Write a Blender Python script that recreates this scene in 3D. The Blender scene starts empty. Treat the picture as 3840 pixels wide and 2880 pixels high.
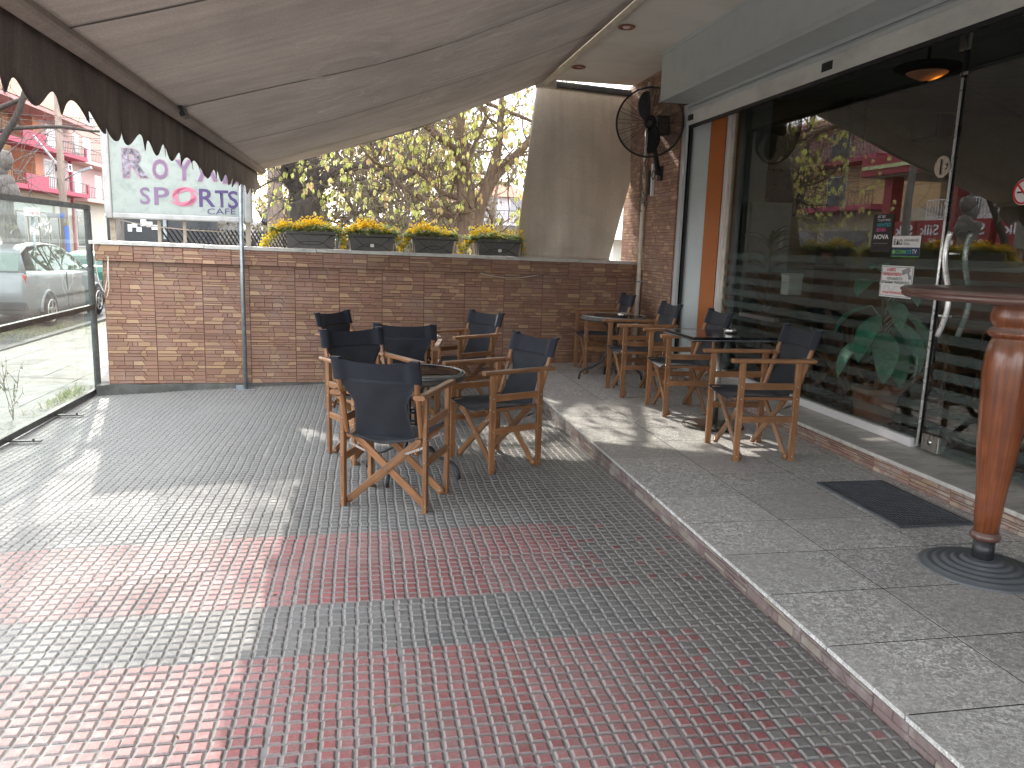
import bpy, math, random
from math import sin, cos, pi, radians, sqrt, atan2
from mathutils import Vector, Matrix, noise
C = bpy.context.scene.collection
bpy.data.worlds.new("World")
bpy.context.scene.world = bpy.data.worlds["World"]
# ------------------------------------------------------------------ camera
F_, PP, PITCH, ROLL, YAW, EYE = 2920.0, (1920.0, 1440.0), -0.1757, 0.0305, 0.1905, 1.55
_f = Vector((sin(YAW)*cos(PITCH), cos(YAW)*cos(PITCH), sin(PITCH)))
_r = Vector((cos(YAW), -sin(YAW), 0)); _u = _r.cross(_f)
RT = _r*cos(ROLL) + _u*sin(ROLL); UP = -_r*sin(ROLL) + _u*cos(ROLL); FW = _f
def ray(px, py):
    return RT*((px-PP[0])/F_) - UP*((py-PP[1])/F_) + FW
def atx(px, py, x):                       # where the line of sight meets the plane x = const, y = const, z = const
    d = ray(px, py); t = x/d.x; return Vector((x, d.y*t, EYE+d.z*t))
def aty(px, py, y):
    d = ray(px, py); t = y/d.y; return Vector((d.x*t, y, EYE+d.z*t))
def atz(px, py, z):
    d = ray(px, py); t = (z-EYE)/d.z; return Vector((d.x*t, d.y*t, z))
cam = bpy.data.cameras.new("camera"); co = bpy.data.objects.new("camera", cam); C.objects.link(co)
cam.sensor_fit = 'HORIZONTAL'; cam.sensor_width = 36; cam.lens = 36*F_/3840
cam.clip_start = 0.05; cam.clip_end = 2000
m3 = Matrix((RT, UP, -FW)).transposed()
co.matrix_world = Matrix.Translation((0, 0, EYE)) @ m3.to_4x4()
bpy.context.scene.camera = co

# ------------------------------------------------------------------ node helpers
class N:
    def __init__(s, mat):
        s.nt = mat.node_tree; s.nt.nodes.clear()
    def __call__(s, typ, **kw):
        n = s.nt.nodes.new(typ)
        for k, v in kw.items():
            if k[0] == '_': setattr(n, k[1:], v)
            else:
                key = k.replace('__', ' ')
                if hasattr(v, 'is_output') or isinstance(v, bpy.types.NodeSocket): s.nt.links.new(v, n.inputs[key])
                else: n.inputs[key].default_value = v
        return n
    def link(s, a, b): s.nt.links.new(a, b)
MATS = {}
def rgba(c): return (c[0], c[1], c[2], 1)
def noise_n(n, vec, scale, detail=4, rough=0.55):
    t = n('ShaderNodeTexNoise', Scale=scale, Detail=detail, Roughness=rough)
    if vec is not None: n.link(vec, t.inputs['Vector'])
    return t
def ramp(n, fac, stops):
    r = n('ShaderNodeValToRGB'); n.link(fac, r.inputs['Fac'])
    el = r.color_ramp.elements
    while len(el) < len(stops): el.new(0.5)
    for e, (p, c) in zip(el, stops):
        e.position = p; e.color = rgba(c) if hasattr(c, '__len__') else (c, c, c, 1)
    return r
def mixc(n, fac, a, b, mode='MIX'):
    m = n('ShaderNodeMix', _data_type='RGBA', _blend_type=mode)
    for s, v in ((0, fac), (6, a), (7, b)):
        if isinstance(v, bpy.types.NodeSocket): n.link(v, m.inputs[s])
        elif hasattr(v, '__len__'): m.inputs[s].default_value = rgba(v)
        else: m.inputs[s].default_value = v
    return m.outputs[2]
def objvec(n, scale=(1, 1, 1), world=False):
    if world:
        g = n('ShaderNodeNewGeometry').outputs['Position']
    else: g = n('ShaderNodeTexCoord').outputs['Object']
    m = n('ShaderNodeMapping'); n.link(g, m.inputs['Vector']); m.inputs['Scale'].default_value = scale
    return m.outputs[0]
def bumpn(n, h, strength=0.3, dist=0.01):
    b = n('ShaderNodeBump', Strength=strength, Distance=dist); n.link(h, b.inputs['Height']); return b.outputs[0]
def newmat(name):
    m = bpy.data.materials.new(name); m.use_nodes = True; MATS[name] = m
    return m, N(m)
def finish(n, shader):
    o = n('ShaderNodeOutputMaterial'); n.link(shader, o.inputs['Surface'])
def basic(name, col, rough=0.6, metal=0.0, var=0.12, scale=6.0, dirt=None, bump=0.0, bscale=60, spec=0.5, attr=False, world=False, coat=0.0, vec=(1,1,1)):
    """principled with mottling; attr=True multiplies the face colour attribute"""
    m, n = newmat(name)
    v = objvec(n, vec, world)
    nz = noise_n(n, v, scale, 6, 0.6)
    lo = tuple(max(0, c*(1-var)) for c in col); hi = tuple(min(1, c*(1+var)) for c in col)
    r = ramp(n, nz.outputs[0], [(0.3, lo), (0.7, hi)])
    c = r.outputs[0]
    if attr:
        a = n('ShaderNodeVertexColor', _layer_name='Col')
        c = mixc(n, 1.0, c, a.outputs[0], 'MULTIPLY')
    if dirt:
        dcol, amt, ds = dirt
        d = noise_n(n, v, ds, 8, 0.7)
        rr = ramp(n, d.outputs[0], [(0.48, 0), (0.72, amt)])
        c = mixc(n, rr.outputs[0], c, dcol)
    p = n('ShaderNodeBsdfPrincipled', Roughness=rough, Metallic=metal)
    p.inputs['Specular IOR Level'].default_value = spec
    p.inputs['Coat Weight'].default_value = coat
    n.link(c, p.inputs['Base Color'])
    rz = ramp(n, noise_n(n, v, scale*2.3, 5).outputs[0], [(0.3, max(0.02, rough-0.1)), (0.7, min(1, rough+0.1))])
    n.link(rz.outputs[0], p.inputs['Roughness'])
    if bump:
        n.link(bumpn(n, noise_n(n, v, bscale, 4).outputs[0], bump, 0.004), p.inputs['Normal'])
    finish(n, p.outputs[0]); return m
def emis(name, col, st):
    m, n = newmat(name); e = n('ShaderNodeEmission', Color=rgba(col), Strength=st); finish(n, e.outputs[0]); return m
def wood(name, a, b, rough=0.5, coat=0.0, dust=None, k=(34, 1.6)):
    m, n = newmat(name)
    uv = n('ShaderNodeUVMap').outputs[0]
    mp = n('ShaderNodeMapping'); n.link(uv, mp.inputs['Vector']); mp.inputs['Scale'].default_value = (k[0], k[1], 1)
    nz = noise_n(n, mp.outputs[0], 2.2, 6, 0.65); nz.inputs['Distortion'].default_value = 0.6
    r = ramp(n, nz.outputs[0], [(0.28, a), (0.5, tuple((x+y)/2 for x, y in zip(a, b))), (0.72, b)])
    big = noise_n(n, objvec(n), 7, 3)
    c = mixc(n, ramp(n, big.outputs[0], [(0.35, 0.0), (0.7, 0.45)]).outputs[0], r.outputs[0], tuple(x*0.55 for x in a))
    oi = n('ShaderNodeObjectInfo')
    hsv = n('ShaderNodeHueSaturation'); n.link(c, hsv.inputs['Color'])
    mr = n('ShaderNodeMapRange'); n.link(oi.outputs['Random'], mr.inputs[0]); mr.inputs[3].default_value = 0.75; mr.inputs[4].default_value = 1.2
    n.link(mr.outputs[0], hsv.inputs['Value']); c = hsv.outputs[0]
    if dust:
        g = n('ShaderNodeSeparateXYZ'); n.link(n('ShaderNodeNewGeometry').outputs['Normal'], g.inputs[0])
        dn = noise_n(n, objvec(n), 14, 4)
        mm = n('ShaderNodeMath', _operation='MULTIPLY'); n.link(ramp(n, g.outputs[2], [(0.15, 0), (0.8, dust)]).outputs[0], mm.inputs[0]); n.link(dn.outputs[0], mm.inputs[1])
        c = mixc(n, mm.outputs[0], c, (0.42, 0.38, 0.34))
    p = n('ShaderNodeBsdfPrincipled', Roughness=rough); p.inputs['Coat Weight'].default_value = coat; p.inputs['Coat Roughness'].default_value = 0.15
    n.link(c, p.inputs['Base Color'])
    n.link(bumpn(n, nz.outputs[0], 0.25, 0.002), p.inputs['Normal'])
    finish(n, p.outputs[0]); return m

# ------------------------------------------------------------------ mesh builder
class MB:
    def __init__(s): s.v = []; s.f = []; s.m = []; s.c = []; s.uv = []; s.sm = []
    def add(s, vs, fs, mi=0, col=(1, 1, 1), uvs=None, smooth=False):
        o = len(s.v); s.v.extend([tuple(v) for v in vs])
        for k, f in enumerate(fs):
            s.f.append(tuple(i+o for i in f)); s.m.append(mi); s.c.append(col); s.sm.append(smooth)
            s.uv.append(uvs[k] if uvs else [(0, 0)]*len(f))
        return s
    def box(s, c, size, rot=None, mi=0, col=(1, 1, 1)):
        hx, hy, hz = size[0]/2, size[1]/2, size[2]/2
        vs = [Vector((x, y, z)) for x in (-hx, hx) for y in (-hy, hy) for z in (-hz, hz)]
        c = Vector(c)
        vs = [(rot @ v if rot else v)+c for v in vs]
        fs = [(0,1,3,2), (4,6,7,5), (0,4,5,1), (2,3,7,6), (0,2,6,4), (1,5,7,3)]
        uv = []
        for f in fs:
            uv.append([(vs[i].x+vs[i].y*0.3, vs[i].z+vs[i].y*.1) for i in f])
        return s.add(vs, fs, mi, col, uv)
    def bx(s, x0, x1, y0, y1, z0, z1, mi=0, col=(1, 1, 1)):
        return s.box(((x0+x1)/2, (y0+y1)/2, (z0+z1)/2), (abs(x1-x0), abs(y1-y0), abs(z1-z0)), None, mi, col)
    def beam(s, p0, p1, w, t, side=(1, 0, 0), mi=0, col=(1, 1, 1), ch=0.0, w1=None, t1=None):
        """bar from p0 to p1: w wide along `side`, t thick, chamfered edges ch, uv along length"""
        p0 = Vector(p0); p1 = Vector(p1); d = (p1-p0); L = d.length; d.normalize()
        sd = Vector(side); sd = (sd - d*sd.dot(d)).normalized(); up = d.cross(sd)
        u0 = random.random()*3
        rings = []
        for p, ww, tt in ((p0, w, t), (p1, w1 or w, t1 or t)):
            a, b = ww/2, tt/2
            if ch: pts = [(-a+ch,-b), (a-ch,-b), (a,-b+ch), (a,b-ch), (a-ch,b), (-a+ch,b), (-a,b-ch), (-a,-b+ch)]
            else: pts = [(-a,-b), (a,-b), (a,b), (-a,b)]
            rings.append([p+sd*x+up*y for x, y in pts])
        n = len(rings[0]); vs = rings[0]+rings[1]
        fs = []; uv = []; per = 0
        for i in range(n):
            j = (i+1) % n; e = (rings[0][j]-rings[0][i]).length
            fs.append((i, j, n+j, n+i)); uv.append([(u0+per, 0), (u0+per+e, 0), (u0+per+e, L), (u0+per, L)]); per += e
        fs.append(tuple(range(n))[::-1]); uv.append([(u0+.01*i, .01) for i in range(n)])
        fs.append(tuple(range(n, 2*n))); uv.append([(u0+.01*i, .01) for i in range(n)])
        return s.add(vs, fs, mi, col, uv)
    def tube(s, pts, r, n=8, mi=0, col=(1, 1, 1), cap=True, closed=False):
        pts = [Vector(p) for p in pts]
        rs = r if hasattr(r, '__len__') else [r]*len(pts)
        vs = []; ref = None; L = 0; Ls = []
        for i, p in enumerate(pts):
            if closed: d = pts[(i+1) % len(pts)]-pts[i-1]
            else: d = pts[min(i+1, len(pts)-1)]-pts[max(i-1, 0)]
            d.normalize()
            if ref is None:
                ref = Vector((0, 0, 1)) if abs(d.z) < 0.9 else Vector((1, 0, 0))
            ref = (ref-d*ref.dot(d)).normalized(); b = d.cross(ref)
            for k in range(n):
                a = 2*pi*k/n; vs.append(p+(ref*cos(a)+b*sin(a))*rs[i])
            if i: L += (p-pts[i-1]).length
            Ls.append(L)
        fs = []; uv = []; m = len(pts)
        for i in range(m if closed else m-1):
            i2 = (i+1) % m
            for k in range(n):
                k2 = (k+1) % n
                fs.append((i*n+k, i*n+k2, i2*n+k2, i2*n+k))
                c0 = 2*pi*rs[i]/n
                uv.append([(c0*k, Ls[i]), (c0*(k+1), Ls[i]), (c0*(k+1), Ls[i2]), (c0*k, Ls[i2])])
        if cap and not closed:
            fs.append(tuple(range(n))[::-1]); uv.append([(0, 0)]*n)
            fs.append(tuple((m-1)*n+k for k in range(n))); uv.append([(0, 0)]*n)
        return s.add(vs, fs, mi, col, uv, True)
    def lathe(s, prof, n=32, center=(0, 0, 0), mi=0, col=(1, 1, 1), smooth=True):
        c = Vector(center); vs = []; fs = []; uv = []
        for r, z in prof:
            for k in range(n):
                a = 2*pi*k/n; vs.append(c+Vector((r*cos(a), r*sin(a), z)))
        for i in range(len(prof)-1):
            for k in range(n):
                k2 = (k+1) % n
                fs.append((i*n+k, i*n+k2, (i+1)*n+k2, (i+1)*n+k))
                rr = .09
                uv.append([(rr*6.28*k/n, prof[i][1]), (rr*6.28*(k+1)/n, prof[i][1]), (rr*6.28*(k+1)/n, prof[i+1][1]), (rr*6.28*k/n, prof[i+1][1])])
        if prof[0][0] > 1e-5: fs.append(tuple(range(n))[::-1]); uv.append([(0, 0)]*n)
        if prof[-1][0] > 1e-5: fs.append(tuple((len(prof)-1)*n+k for k in range(n))); uv.append([(0, 0)]*n)
        return s.add(vs, fs, mi, col, uv, smooth)
    def grid(s, fn, nu, nv, mi=0, col=(1, 1, 1), smooth=True, colfn=None):
        vs = [fn(i/nu, j/nv) for j in range(nv+1) for i in range(nu+1)]
        fs = []; uv = []
        for j in range(nv):
            for i in range(nu):
                a = j*(nu+1)+i
                fs.append((a, a+1, a+nu+2, a+nu+1)); uv.append([(i/nu, j/nv), ((i+1)/nu, j/nv), ((i+1)/nu, (j+1)/nv), (i/nu, (j+1)/nv)])
        return s.add(vs, fs, mi, col, uv, smooth)
    def sheet(s, fn, nu, nv, th, mi=0, col=(1, 1, 1)):
        """double-sided thin sheet with closed rim"""
        P = [[Vector(fn(i/nu, j/nv)) for i in range(nu+1)] for j in range(nv+1)]
        vs = []; 
        nr = [[None]*(nu+1) for _ in range(nv+1)]
        for j in range(nv+1):
            for i in range(nu+1):
                du = P[j][min(i+1, nu)]-P[j][max(i-1, 0)]; dv = P[min(j+1, nv)][i]-P[max(j-1, 0)][i]
                k = du.cross(dv)
                nr[j][i] = k.normalized() if k.length > 1e-9 else Vector((0, 0, 1))
        A = lambda i, j: j*(nu+1)+i
        n0 = (nu+1)*(nv+1)
        vs = [P[j][i]+nr[j][i]*th/2 for j in range(nv+1) for i in range(nu+1)]+[P[j][i]-nr[j][i]*th/2 for j in range(nv+1) for i in range(nu+1)]
        fs = []; uv = []
        for j in range(nv):
            for i in range(nu):
                q = (A(i, j), A(i+1, j), A(i+1, j+1), A(i, j+1)); w = [(i/nu, j/nv), ((i+1)/nu, j/nv), ((i+1)/nu, (j+1)/nv), (i/nu, (j+1)/nv)]
                fs.append(q); uv.append(w); fs.append(tuple(n0+a for a in q[::-1])); uv.append(w[::-1])
        for i in range(nu):
            for j in (0, nv):
                fs.append((A(i, j), n0+A(i, j), n0+A(i+1, j), A(i+1, j))); uv.append([(0, 0)]*4)
        for j in range(nv):
            for i in (0, nu):
                fs.append((A(i, j), A(i, j+1), n0+A(i, j+1), n0+A(i, j))); uv.append([(0, 0)]*4)
        return s.add(vs, fs, mi, col, uv, True)
    def poly(s, pts, nrm, th, mi=0, col=(1, 1, 1)):
        """flat polygon extruded by th along nrm"""
        pts = [Vector(p) for p in pts]; k = Vector(nrm)*th; n = len(pts)
        vs = pts+[p+k for p in pts]
        fs = [tuple(range(n))[::-1], tuple(range(n, 2*n))]+[(i, (i+1) % n, n+(i+1) % n, n+i) for i in range(n)]
        return s.add(vs, fs, mi, col)
    def build(s, name, mats, parent=None, bevel=0.0, fixn=False, xf=None):
        me = bpy.data.meshes.new(name)
        vs = [tuple(xf @ Vector(v)) for v in s.v] if xf else s.v
        me.from_pydata(vs, [], s.f)
        if not isinstance(mats, (list, tuple)): mats = [mats]
        for m in mats: me.materials.append(MATS[m] if isinstance(m, str) else m)
        me.polygons.foreach_set('material_index', s.m)
        me.polygons.foreach_set('use_smooth', s.sm)
        uvl = me.uv_layers.new(name='UVMap')
        fl = [x for u in s.uv for p in u for x in p]
        uvl.data.foreach_set('uv', fl)
        ca = me.color_attributes.new('Col', 'FLOAT_COLOR', 'CORNER')
        cl = [x for f, c in zip(s.f, s.c) for _ in f for x in (c[0], c[1], c[2], 1.0)]
        ca.data.foreach_set('color', cl)
        if fixn:
            import bmesh
            bm = bmesh.new(); bm.from_mesh(me); bmesh.ops.recalc_face_normals(bm, faces=bm.faces); bm.to_mesh(me); bm.free()
        me.update()
        o = bpy.data.objects.new(name, me); C.objects.link(o)
        if parent: o.parent = parent
        if bevel:
            b = o.modifiers.new('b', 'BEVEL'); b.width = bevel; b.segments = 2; b.limit_method = 'ANGLE'; b.angle_limit = radians(40)
        return o
def thing(name, label, cat, loc=(0, 0, 0), rz=0, group=None):
    o = bpy.data.objects.new(name, None); C.objects.link(o); o.empty_display_size = .1
    o.location = loc; o.rotation_euler = (0, 0, rz); o['label'] = label; o['category'] = cat
    if group: o['group'] = group
    return o
def tag(o, label, cat, group=None, loc=None, rz=None):
    o['label'] = label; o['category'] = cat
    if group: o['group'] = group
    if loc is not None: o.location = loc
    if rz is not None: o.rotation_euler = (0, 0, rz)
    return o
def struct(o, kind='structure'): o['kind'] = kind; return o
KIDS = {}
def dup(root, loc, rz, label=None, group=None):
    r = root.copy(); C.objects.link(r); r.location = loc; r.rotation_euler = (0, 0, rz)
    if label: r['label'] = label
    if group: r['group'] = group
    for ch in list(root.children):
        c = ch.copy(); C.objects.link(c); c.parent = r
        for g in list(ch.children):
            d = g.copy(); C.objects.link(d); d.parent = c
    return r
def text(name, s, mat, parent, org, ux, uy, w, h, th=0.002, off=0.0, shear=0.0, res=3):
    """solid lettering fitted in a w x h rectangle whose lower left corner is org"""
    cu = bpy.data.curves.new(name, 'FONT'); cu.body = s; cu.size = 1; cu.offset = off; cu.shear = shear; cu.resolution_u = res
    t = bpy.data.objects.new(name+'_c', cu); C.objects.link(t)
    bpy.context.view_layer.update()
    me = bpy.data.meshes.new_from_object(t); bpy.data.objects.remove(t)
    me.name = name
    if not me.vertices: return None
    xs = [v.co.x for v in me.vertices]; ys = [v.co.y for v in me.vertices]
    x0, x1, y0, y1 = min(xs), max(xs), min(ys), max(ys)
    ux = Vector(ux).normalized(); uy = Vector(uy).normalized(); nn = ux.cross(uy); org = Vector(org)
    for v in me.vertices:
        a = (v.co.x-x0)/(x1-x0)*w; b = (v.co.y-y0)/(y1-y0)*h
        v.co = org+ux*a+uy*b+nn*th
    me.materials.clear(); me.materials.append(MATS[mat])
    o = bpy.data.objects.new(name, me); C.objects.link(o)
    if parent: o.parent = parent
    return o
def gz(x, y):                                       # height of the tiled pavement
    t = min(1, max(0, (-1-x)/1.9)); t = t*t*(3-2*t)
    return .046-.0107*y+.016*(x-1.7)*max(y/9, .3)*1.5*(1 if x < 1.7 else 0)-.075*t*min(1, max(0, (y-2)/4.5))*(1-.6*min(1, max(0, (y-6.9)/2)))
# ------------------------------------------------------------------ materials
basic('groove', (0.275, 0.267, 0.255), 0.9, var=.25, scale=9, world=True, bump=.4, bscale=250)
def padmat():
    m, n = newmat('pad')
    v = objvec(n, world=True)
    a = n('ShaderNodeVertexColor', _layer_name='Col').outputs[0]
    big = noise_n(n, v, 1.3, 5, .6); fine = noise_n(n, v, 90, 3, .7); mid = noise_n(n, v, 14, 5, .7)
    c = mixc(n, ramp(n, big.outputs[0], [(.35, 0), (.72, .35)]).outputs[0], a, (.25, .235, .22))
    c = mixc(n, ramp(n, mid.outputs[0], [(.45, 0), (.75, .45)]).outputs[0], c, (.30, .28, .26))
    c = mixc(n, 1.0, c, ramp(n, fine.outputs[0], [(.25, .72), (.75, 1.2)]).outputs[0], 'MULTIPLY')
    p = n('ShaderNodeBsdfPrincipled', Roughness=.62); p.inputs['Specular IOR Level'].default_value = .45
    n.link(c, p.inputs['Base Color']); n.link(bumpn(n, fine.outputs[0], .5, .002), p.inputs['Normal'])
    n.link(ramp(n, mid.outputs[0], [(.3, .5), (.7, .78)]).outputs[0], p.inputs['Roughness'])
    finish(n, p.outputs[0])
padmat()
def platmat():
    m, n = newmat('platform_tile')
    v = objvec(n, world=True)
    a = n('ShaderNodeVertexColor', _layer_name='Col').outputs[0]
    f1 = noise_n(n, v, 42, 6, .8); f1.inputs['Distortion'].default_value = 1.2
    f2 = noise_n(n, v, 160, 3, .7); b = noise_n(n, v, 1.7, 5, .6)
    sp = ramp(n, f1.outputs[0], [(.40, (.26, .258, .252)), (.50, (.50, .495, .485)), (.58, (.90, .90, .89))])
    fl = mixc(n, ramp(n, b.outputs[0], [(.38, .3), (.60, .95)]).outputs[0], (.48, .472, .46), sp.outputs[0])
    c = mixc(n, 1.0, fl, ramp(n, f2.outputs[0], [(.3, .8), (.7, 1.15)]).outputs[0], 'MULTIPLY')
    c = mixc(n, 1.0, c, a, 'MULTIPLY')
    p = n('ShaderNodeBsdfPrincipled', Roughness=.55)
    n.link(c, p.inputs['Base Color']); n.link(bumpn(n, f1.outputs[0], .25, .002), p.inputs['Normal']); finish(n, p.outputs[0])
platmat()
basic('joint', (.05, .048, .045), .9, world=True)
basic('ledge', (1, 1, 1), .62, var=.10, scale=5, attr=True, world=True, bump=.35, bscale=70, dirt=((.33, .27, .23), .35, 3.0))
basic('ledge_dusty', (1, 1, 1), .75, var=.15, scale=7, attr=True, world=True, bump=.4, bscale=70, dirt=((.38, .36, .33), .95, 5.0))
basic('mortar', (.11, .05, .03), .85, world=True)
basic('concrete', (.10, .097, .09), .9, var=.35, scale=5, bump=.8, bscale=28, world=True, dirt=((.05, .05, .045), .7, 4))
basic('marble', (.55, .53, .49), .42, var=.16, scale=4, world=True, dirt=((.22, .20, .17), .75, 6), vec=(1, 3, 1))
basic('paving', (.155, .15, .14), .8, var=.12, scale=2.5, world=True, attr=True, dirt=((.25, .23, .19), .5, 1.2), bump=.3, bscale=80)
basic('asphalt', (.055, .055, .055), .9, var=.25, scale=2, world=True, bump=.3, bscale=120)
basic('soil', (.13, .11, .075), .95, var=.35, scale=1.5, world=True, bump=.5)
wood('chair_wood', (.19, .078, .028), (.42, .205, .088), .45, .15, dust=.35)
wood('bar_wood', (.16, .036, .012), (.48, .150, .050), .30, .4, dust=.95, k=(26, 1.1))
wood('bar_top', (.07, .028, .022), (.15, .075, .06), .35, .4, dust=.5, k=(12, 2))
def fabric(name, col, k=900, rough=.8, trans=0.0):
    m, n = newmat(name)
    v = objvec(n)
    w = noise_n(n, v, k, 2, .6); b = noise_n(n, v, 9, 4)
    c = mixc(n, ramp(n, b.outputs[0], [(.3, 0), (.75, .6)]).outputs[0], col, tuple(min(1, x*1.8+.005) for x in col))
    p = n('ShaderNodeBsdfPrincipled', Roughness=rough); n.link(c, p.inputs['Base Color'])
    p.inputs['Sheen Weight'].default_value = .12; p.inputs['Sheen Roughness'].default_value = .4
    n.link(bumpn(n, w.outputs[0], .4, .0008), p.inputs['Normal'])
    sh = p.outputs[0]
    if trans:
        t = n('ShaderNodeBsdfTransparent'); mx = n('ShaderNodeMixShader', Fac=trans); n.link(sh, mx.inputs[1]); n.link(t.outputs[0], mx.inputs[2]); sh = mx.outputs[0]
    finish(n, sh)
fabric('navy_canvas', (.0075, .0095, .017)); fabric('navy_mesh', (.012, .0145, .021), trans=.10)
def awnmat(name, col, dark, trans=.3, streak=(1, 14, 1), seamy=None):
    m, n = newmat(name)
    v = objvec(n, streak, True); v2 = objvec(n, world=True)
    st = noise_n(n, v, 1.1, 6, .65); bl = noise_n(n, v2, 1.6, 5, .6); fi = noise_n(n, v2, 120, 2)
    c = mixc(n, ramp(n, st.outputs[0], [(.38, 0), (.68, .75)]).outputs[0], col, dark)
    c = mixc(n, ramp(n, bl.outputs[0], [(.40, 0), (.75, .6)]).outputs[0], c, tuple(x*.7 for x in dark))
    c = mixc(n, 1.0, c, ramp(n, fi.outputs[0], [(.3, .85), (.7, 1.1)]).outputs[0], 'MULTIPLY')
    d = n('ShaderNodeBsdfDiffuse'); t = n('ShaderNodeBsdfTranslucent'); n.link(c, d.inputs[0]); n.link(c, t.inputs[0])
    mx = n('ShaderNodeMixShader', Fac=trans); n.link(d.outputs[0], mx.inputs[1]); n.link(t.outputs[0], mx.inputs[2]); finish(n, mx.outputs[0])
awnmat('awning_cloth', (.47, .41, .365), (.36, .32, .285), .035)
def ghostmat():
    m, n = newmat('faded_print')
    t = n('ShaderNodeBsdfTransparent'); d = n('ShaderNodeBsdfDiffuse', Color=(.95, .90, .84, 1))
    nz = noise_n(n, objvec(n, (1, 9, 1), True), 1.5, 5)
    mx = n('ShaderNodeMixShader'); n.link(ramp(n, nz.outputs[0], [(.35, .0), (.65, .34)]).outputs[0], mx.inputs[0]); n.link(t.outputs[0], mx.inputs[1]); n.link(d.outputs[0], mx.inputs[2]); finish(n, mx.outputs[0])
ghostmat()
awnmat('valance_cloth', (.31, .265, .235), (.17, .15, .135), .07, (1, 9, .6))
awnmat('curtain_cloth', (.75, .67, .565), (.63, .56, .47), .10, (9, 1, .5))
basic('seam', (.10, .085, .075), .8)
basic('cream_paint', (.68, .61, .52), .45, var=.08, dirt=((.30, .26, .2), .5, 7))
basic('plaster_white', (.80, .765, .72), .8, var=.04, scale=2, world=True, dirt=((.5, .42, .33), .4, 1.5))
basic('grey_metal', (.54, .575, .58), .42, .1, var=.08, scale=3, world=True, dirt=((.40, .42, .42), .6, 3))
basic('light_metal', (.74, .735, .70), .42, .15, var=.08, scale=3, world=True, dirt=((.42, .41, .38), .55, 4), vec=(1, .4, 1))
basic('galv', (.30, .33, .34), .42, .7, var=.25, scale=18, dirt=((.16, .15, .14), .5, 8))
basic('black_rubber', (.012, .012, .014), .5)
basic('charcoal_paint', (.025, .027, .030), .4, dirt=((.10, .09, .07), .4, 12))
basic('frame_dark', (.035, .036, .036), .42, .2, dirt=((.13, .12, .10), .6, 9))
basic('orange_panel', (.46, .13, .022), .5, var=.05, scale=2)
basic('white_pvc', (.75, .72, .72), .4, var=.04)
basic('chrome', (.62, .61, .59), .18, 1.0, var=.05)
basic('brushed', (.50, .49, .46), .32, 1.0, var=.12, scale=30, vec=(1, 1, .1))
basic('strip_chrome', (.85, .84, .82), .30, .55, var=.03)
basic('black_gloss', (.008, .009, .016), .10, var=.2, dirt=((.08, .08, .08), .15, 9))
basic('wicker', (.10, .092, .085), .6, var=.5, scale=70, bump=.9, bscale=90)
basic('dark_steel', (.05, .052, .055), .45, .6, dirt=((.12, .1, .08), .4, 14))
basic('iron_base', (.15, .165, .18), .55, .2, var=.12, dirt=((.22, .21, .19), .5, 9))
basic('mat_rubber', (.08, .088, .10), .75, var=.3, scale=12, bump=.4, dirt=((.12, .115, .11), .6, 5))
basic('planter_plastic', (.12, .115, .11), .65, var=.15, dirt=((.20, .17, .13), .6, 11))
basic('brown_brass', (.28, .10, .06), .4, .3)
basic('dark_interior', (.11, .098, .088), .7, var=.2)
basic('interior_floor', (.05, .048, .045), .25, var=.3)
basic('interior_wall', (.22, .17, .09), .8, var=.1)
basic('interior_grey', (.42, .45, .43), .6)
basic('terracotta', (.62, .24, .14), .6, var=.12)
basic('paper', (.80, .79, .78), .6, var=.03)
basic('ink_black', (.012, .012, .014), .5); basic('ink_red', (.62, .02, .03), .5); basic('ink_blue', (.02, .10, .45), .5)
basic('ink_green', (.15, .50, .10), .5); basic('ink_navy', (.012, .035, .09), .5); basic('ink_pink', (.70, .12, .35), .5)
basic('ink_cyan', (.05, .45, .55), .5); basic('ink_grey', (.30, .30, .31), .5); basic('ink_white', (.8, .8, .8), .5)
basic('sign_face', (.34, .385, .35), .35, var=.12, scale=2.5, dirt=((.20, .225, .20), .75, 9))
basic('sign_frame', (.42, .42, .41), .45, .3, var=.1, dirt=((.25, .23, .2), .6, 7))
basic('sign_purple', (.20, .13, .22), .5); basic('sign_purple_dark', (.075, .045, .15), .5)
basic('sign_pink', (.55, .17, .25), .5); basic('sign_halo', (.42, .25, .30), .5); basic('sign_silver', (.20, .175, .21), .4, .0, var=.95, scale=26)
basic('rust_post', (.36, .31, .25), .7, .2, dirt=((.16, .07, .03), .8, 12))
basic('bark_brown', (.16, .115, .080), .9, var=.45, scale=6, bump=1.0, bscale=26, vec=(5, 5, .6))
basic('bark_dark', (.055, .045, .038), .95, var=.45, scale=7, bump=1.0, bscale=24, vec=(5, 5, .6))
basic('bark_grey', (.17, .155, .14), .95, var=.4, scale=7, bump=1.0, bscale=24, vec=(4, 4, .8))
basic('twig', (.17, .125, .09), .9, var=.3)
basic('pale_bark', (.26, .20, .16), .9, var=.3, scale=5, bump=.8, vec=(4, 4, .5))
basic('facade', (1, 1, 1), .85, var=.05, scale=.8, attr=True, world=True, dirt=((.30, .27, .24), .18, .6))
basic('window_dark', (.035, .04, .045), .12)
basic('rail_dark', (.04, .04, .045), .6)
basic('roof_tile', (.36, .13, .08), .8, var=.3, scale=6, world=True, vec=(1, 1, 1))
basic('car_silver', (.20, .21, .22), .38, .25, var=.02, coat=.5)
basic('car_green', (.02, .13, .09), .3, .3, var=.05, coat=.7)
basic('car_white', (.70, .70, .70), .3, coat=.6)
basic('tyre', (.018, .018, .018), .85); basic('lamp_red', (.45, .02, .02), .25); basic('plate', (.7, .7, .66), .5)
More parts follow.
